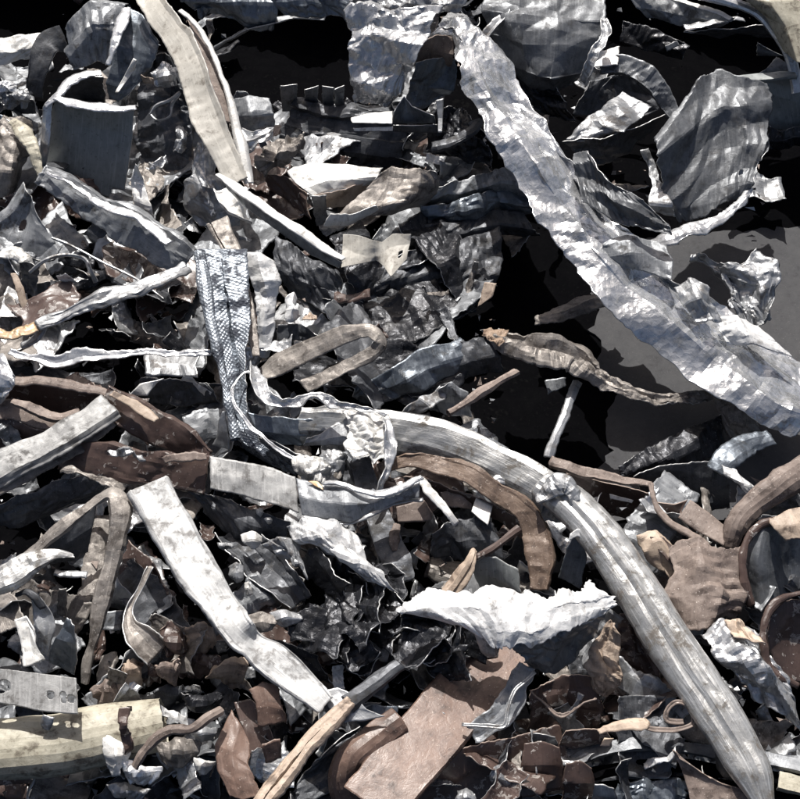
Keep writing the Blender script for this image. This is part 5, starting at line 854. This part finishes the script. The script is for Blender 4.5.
S('flat_bar', 'short cream bar end beside the tip of the long tube', 'bar', 'cream_paint', [(778, 780, 0), (815, 788, 0)], W=18, h=13, prof=UCH, amp=.001, tear=.001, group='bundle of flat bars')
P('scrap_sheet', 'blue black ribbed scrap under the flat bar bundle', 'sheet', 'blue_steel', [[(616, 784, 0), (650, 778, .4), (690, 780, 0)], [(612, 796, -.6), (650, 792, 0), (690, 796, -.6)], [(612, 810, -1), (650, 808, -1), (690, 810, -1)]], h=9.6, amp=.005, sc=.02)
P('scrap_sheet', 'dusty brown corner plate with a sharp upturned point', 'sheet', 'dusty_brown', [[(673, 750, 2.4), (676, 752, 2.4), (679, 760, 2)], [(683, 772, 1), (700, 776, .6), (724, 784, .4)], [(688, 790, 0), (716, 792, 0), (770, 796, 0)], [(692, 812, -.6), (730, 814, -.6), (800, 816, -.6)]], h=14.5, amp=.002, tear=.001)
for k, (x, y, sx, sy, m, lab) in enumerate([
    (542, 766, 22, 24, 'brown_paint', 'dark brown box like offcut beside the dark brown board'),
    (544, 742, 14, 8, 'grey_sheet', 'shaded grey top of the box like offcut'),
    (578, 782, 16, 20, 'brown_paint', 'second dark brown offcut beside the ribbed scrap'),
    (586, 742, 26, 12, 'brown_paint', 'smooth brown lump above the second dark offcut'),
    (604, 796, 12, 12, 'dull_aluminium', 'torn grey shred beside the ribbed scrap')]):
    P('metal_offcut', lab, 'offcut', m, [[(x-sx*.8, y-sy, .6), (x, y-sy*1.05, .9), (x+sx*.8, y-sy*.8, .4)], [(x-sx, y, -1), (x, y, -.4), (x+sx, y, -1.2)], [(x-sx*1.1, y+sy, -4), (x, y+sy, -4), (x+sx, y+sy, -4)]], h=13, amp=.003, sc=.05, tear=.003)
# ================================================================== loose fill between and under the pieces
rng = random.Random(5)
def filler_mesh(kind, k):
    SEED[0] += 7
    seed = SEED[0]
    L = rng.uniform(.07, .13); Wd = L*rng.uniform(.25, .7) if kind != 'ribbon' else rng.uniform(.012, .025)
    nr, nc = int(L/.0045), max(5, int(Wd/.0045))
    u = np.linspace(-.5, .5, nr)[:, None]; v = np.linspace(-.5, .5, nc)[None, :]
    bend = rng.uniform(-1.6, 1.6); cur = rng.uniform(-1.2, 1.2); tw = rng.uniform(-1, 1)
    a = bend*u
    X = np.sin(a)*L/max(abs(bend), .2)*np.sign(bend) if abs(bend) > .2 else u*L
    X = X + 0*v
    Z = (1-np.cos(a))*L/max(abs(bend), .3) + Wd*.5*cur*(v**2) + tw*u*v*Wd
    Y = v*Wd + 0*u
    G = np.stack([X, Y, Z+0*X], -1)
    t0 = edge1d(u*L, seed); G[..., 1] += (v < 0)*(.010*t0*np.abs(v*2)**4) - (v > 0)*(.010*edge1d(u*L, seed+9)*np.abs(v*2)**4)
    ss, tt = np.broadcast_to((v+.5)*Wd, (nr, nc)), np.broadcast_to((u+.5)*L, (nr, nc))
    for c_, am in ((2, .011), (1, .004), (0, .004)):
        G[..., c_] += am*crumple(ss, tt, .045, seed+c_*13, 3)
    return grid_mesh('fill_'+kind, G, (v+.5)*Wd, (u+.5)*L)[0]

# regions of the photo where the floor or a black void shows and no fill may lie
def bare(x, y):
    if 225 < x < 350 and y < 105: return True
    if -60 < x < 62 and y < 34: return True
    if x > 610 and 20 < y < 150 and x-610 > (y-100)*.5: return True
    if 495 < x < 850 and 215 < y < 475: return True
    if x > 760 and 120 < y < 300: return True
    return False
LAND = [(90, 150, 'grey box fold'), (20, 150, 'pale buckled plate'), (25, 230, 'flared dark sheet'), (120, 230, 'slanting grey strip'), (165, 120, 'hollow of the cream strip'), (205, 60, 'cream strip'), (280, 220, 'white edged angle strip'), (350, 135, 'charcoal ribbed profile'), (360, 195, 'bowl shaped curl'), (385, 255, 'fish tail bracket'), (400, 60, 'silver crumple'), (470, 210, 'wavy layered sheets'), (440, 290, 'dark brown crumpled plate'), (540, 40, 'olive dark sheet'), (610, 130, 'sunlit crumpled block'), (90, 305, 'orange tipped strip'), (110, 355, 'thin wavy strip'), (225, 310, 'embossed strip'), (270, 300, 'pale crushed sheet'), (330, 355, 'pointed ribbon loop'), (430, 370, 'bluish folded sheet'), (40, 405, 'brown trough'), (50, 450, 'mottled grey strip'), (160, 430, 'long dark brown strip'), (140, 465, 'dark brown channel'), (290, 440, 'deep blue crinkled sheet'), (320, 500, 'pinched bell sheet'), (420, 440, 'head of the long tube'), (480, 500, 'arching brown strip'), (600, 500, 'thin brown rimmed strip'), (110, 560, 'hanging bent rod'), (30, 570, 'flattened tube end'), (35, 630, 'white bent plate'), (190, 570, 'bright white strip'), (150, 620, 'flared lily curl'), (200, 660, 'tan crumpled flake'), (40, 690, 'bracket with holes'), (80, 740, 'cream tube'), (180, 740, 'thin brown stick'), (250, 750, 'brown cradle sheet'), (300, 750, 'tan split rod'), (260, 570, 'dark hollow channel'), (345, 600, 'charred foil bundle'), (430, 640, 'second charred bundle'), (510, 610, 'large white foil'), (420, 730, 'brown flat bar'), (490, 770, 'dark brown board'), (560, 700, 'shaded brown wavy board'), (640, 650, 'lower long tube'), (640, 725, 'paddle shaped piece'), (690, 590, 'hide like brown sheet'), (690, 515, 'brown folded plate'), (770, 560, 'brown pipe mouth'), (780, 640, 'second pipe rim'), (750, 680, 'silver blue foil'), (690, 770, 'bundle of flat bars'), (550, 770, 'box like offcut'), (700, 490, 'dark pitted slab')]
def near(x, y):
    return min(LAND, key=lambda q: (q[0]-x)**2+(q[1]-y)**2)[2]
kinds = {}
for kind, mats, n in (('flake', ('dark_metal', 'grey_sheet', 'burnt_metal', 'brown_paint', 'charred_foil', 'dull_aluminium'), 12), ('ribbon', ('dark_metal', 'burnt_metal', 'brown_paint', 'dull_aluminium'), 8)):
    kinds[kind] = []
    for k in range(n):
        me = filler_mesh(kind, k); m = mats[k % len(mats)]
        me.materials.append(MAT[m]); me.materials.append(MAT['torn_rim']); kinds[kind].append((me, m))
WORD = {'dark_metal': 'dark grey', 'grey_sheet': 'mid grey', 'burnt_metal': 'burnt grey brown', 'brown_paint': 'brown painted', 'charred_foil': 'black charred', 'dull_aluminium': 'dull silver'}
def drop(kind, x, y, h, sc):
    me, m = rng.choice(kinds[kind])
    ob = bpy.data.objects.new({'flake': 'scrap_flake', 'ribbon': 'scrap_ribbon', 'chip': 'metal_chip'}[kind], me)
    COL.objects.link(ob)
    ob.location = px(x, y, h)
    ob.rotation_euler = (rng.gauss(0, .45), rng.gauss(0, .45), rng.uniform(0, 6.28))
    ob.scale = (sc, sc, sc)
    md = ob.modifiers.new('thickness', 'SOLIDIFY'); md.thickness = .0014; md.offset = 0; md.material_offset_rim = 1
    ob['label'] = '%s %s in the gaps beside the %s' % (WORD[m], {'flake': 'torn flake', 'ribbon': 'narrow ribbon', 'chip': 'small chip'}[kind], near(x, y))
    ob['category'] = kind
    ob['group'] = '%s %s in the gaps of the heap' % (WORD[m], kind+'s')
cnt = 0
gx = gy = 0
while cnt < 300:
    x, y = rng.uniform(-60, 860), rng.uniform(-40, 830)
    if bare(x, y): continue
    h = rng.uniform(1.5, 8.5) if y > 300 else rng.uniform(1.5, 9.0)
    drop('flake' if rng.random() < .70 else 'ribbon', x, y, h, rng.uniform(.7, 1.15))
    cnt += 1

# broad dim sheets that interlock under the named pieces
SM = ['grey_sheet', 'dull_aluminium', 'burnt_metal', 'slate_sheet', 'dark_metal', 'brown_paint']
WORD['slate_sheet'] = 'slate grey'
CENTRE = lambda x, y: 330 < x < 530 and 210 < y < 420
SHP = ['broad folded sheet', 'long creased sheet', 'ragged bent sheet', 'dented curved sheet']
for k in range(110):
    while True:
        x, y = (rng.uniform(-20, 500), rng.uniform(70, 430)) if k % 5 < 3 else (rng.uniform(-20, 820), rng.uniform(470, 800))
        if not bare(x, y) and not bare(x+35, y) and not bare(x-30, y-25): break
    a, b2, th = rng.uniform(26, 58), rng.uniform(12, 26), rng.uniform(-1.2, 1.2)
    c, q = math.cos(th), math.sin(th)
    z = [rng.uniform(-2.2, 2.2) for _ in range(3)]; tl = rng.uniform(-2.5, 1.5)
    rows = [[(x+i*a*c-j*b2*q+rng.uniform(-7, 7), y+i*a*q+j*b2*c+rng.uniform(-6, 6), z[i+1]-tl*j) for i in (-1, 0, 1)] for j in (-1, 0, 1)]
    m = SM[(k*5+k//6) % 6] if y < 480 else SM[(k*7+k//4) % 6]
    if 330 < x < 530 and 210 < y < 420: m = ('dark_metal', 'slate_sheet', 'charred_foil')[k % 3]
    patch('scrap_sheet', '%s %s half buried beside the %s' % (WORD[m], SHP[k % 4], near(x, y)), 'sheet', m, rows, h=rng.uniform(6.5, 11), amp=.0055, sc=.05, tear=.008, res=.0034, group='half buried sheets of the heap')

# small chips lying higher, between the big pieces
kinds['chip'] = []
for k in range(12):
    m = ('dull_aluminium', 'bright_aluminium', 'burnt_metal', 'grey_sheet', 'white_foil', 'brown_paint')[k % 6]
    me = filler_mesh('flake', k); me.materials.append(MAT[m]); me.materials.append(MAT['torn_rim']); kinds['chip'].append((me, m))
WORD['bright_aluminium'] = 'bright silver'; WORD['white_foil'] = 'white'
for k in range(110):
    while True:
        x, y = rng.uniform(0, 800), rng.uniform(60, 799)
        if not bare(x, y) and not (x > 540 and y < 300) and not CENTRE(x, y): break
    drop('chip', x, y, rng.uniform(7.5, 12.5), rng.uniform(.3, .8))

for k in range(50):
    while True:
        x, y = (rng.uniform(0, 500), rng.uniform(80, 420)) if k % 2 else (rng.uniform(0, 800), rng.uniform(480, 799))
        if not bare(x, y): break
    drop('flake' if k % 4 < 2 else 'ribbon', x, y, rng.uniform(8.5, 12.5), rng.uniform(.45, .85))

# heap carried on unseen past the frame top: sheets added high to shade the floor
BACK = ['grey crumpled', 'dark crumpled', 'silver crumpled', 'brown painted', 'burnt crumpled']
BM = ['grey_sheet', 'dark_metal', 'bright_aluminium', 'brown_paint', 'burnt_metal']
for k in range(42):
    x = -120 + 1040*((k*0.618) % 1.0); y = -50 - 32*(k % 6) - rng.uniform(0, 20); h = 13 + 3.2*(k % 6) + rng.uniform(-2, 3)
    a, b2 = rng.uniform(50, 90), rng.uniform(28, 48)
    dz = rng.uniform(-3, 3)
    patch('scrap_sheet', '%s sheet added out of view to shade the floor, %s' % (BACK[k % 5], ('behind the grey box fold', 'behind the cream strip', 'behind the silver crumple', 'behind the olive dark sheet', 'behind the rounded pale panel')[min(4, max(0, int((x+80)/190)))]), 'sheet', BM[k % 5],
          [[(x-a, y-b2, dz), (x, y-b2*1.1, 1), (x+a, y-b2*.8, -dz)], [(x-a*1.1, y, dz-1), (x, y, 1.5), (x+a, y, -dz)], [(x-a*.9, y+b2, dz-3), (x, y+b2*.9, -1), (x+a*.9, y+b2, -dz-3)]],
          h=h, amp=.010, sc=.05, tear=.010, res=.005, group='unseen sheets added to shade the floor')

# fine shredded debris: far too many crumbs to count
def debris(n):
    V, F = [], []
    k = 0
    while k < n:
        x, y = rng.uniform(-40, 840), rng.uniform(-30, 820)
        if bare(x, y): continue
        c = px(x, y, rng.uniform(.4, 9.5))
        r = rng.uniform(.0015, .005)
        q = [Vector((rng.gauss(0, r), rng.gauss(0, r), rng.gauss(0, r*.6))) for _ in range(4)]
        b = len(V)
        V += [tuple(c+np.array(p)) for p in q]
        F += [(b, b+1, b+2), (b+1, b+3, b+2), (b, b+3, b+1), (b, b+2, b+3)]
        k += 1
    me = bpy.data.meshes.new('shredded_debris')
    me.from_pydata(V, [], F)
    me.materials.append(MAT['dull_aluminium']); me.materials.append(MAT['dark_metal']); me.materials.append(MAT['dusty_brown'])
    mi = np.array([[rng.choice((0, 1, 1, 2))]*4 for _ in range(n)]).ravel().astype(np.int32)
    me.polygons.foreach_set('material_index', mi)
    o = bpy.data.objects.new('shredded_debris', me); COL.objects.link(o)
    o['kind'] = 'stuff'; o['label'] = 'fine shredded metal crumbs scattered through the gaps of the heap'; o['category'] = 'debris'
debris(2600)
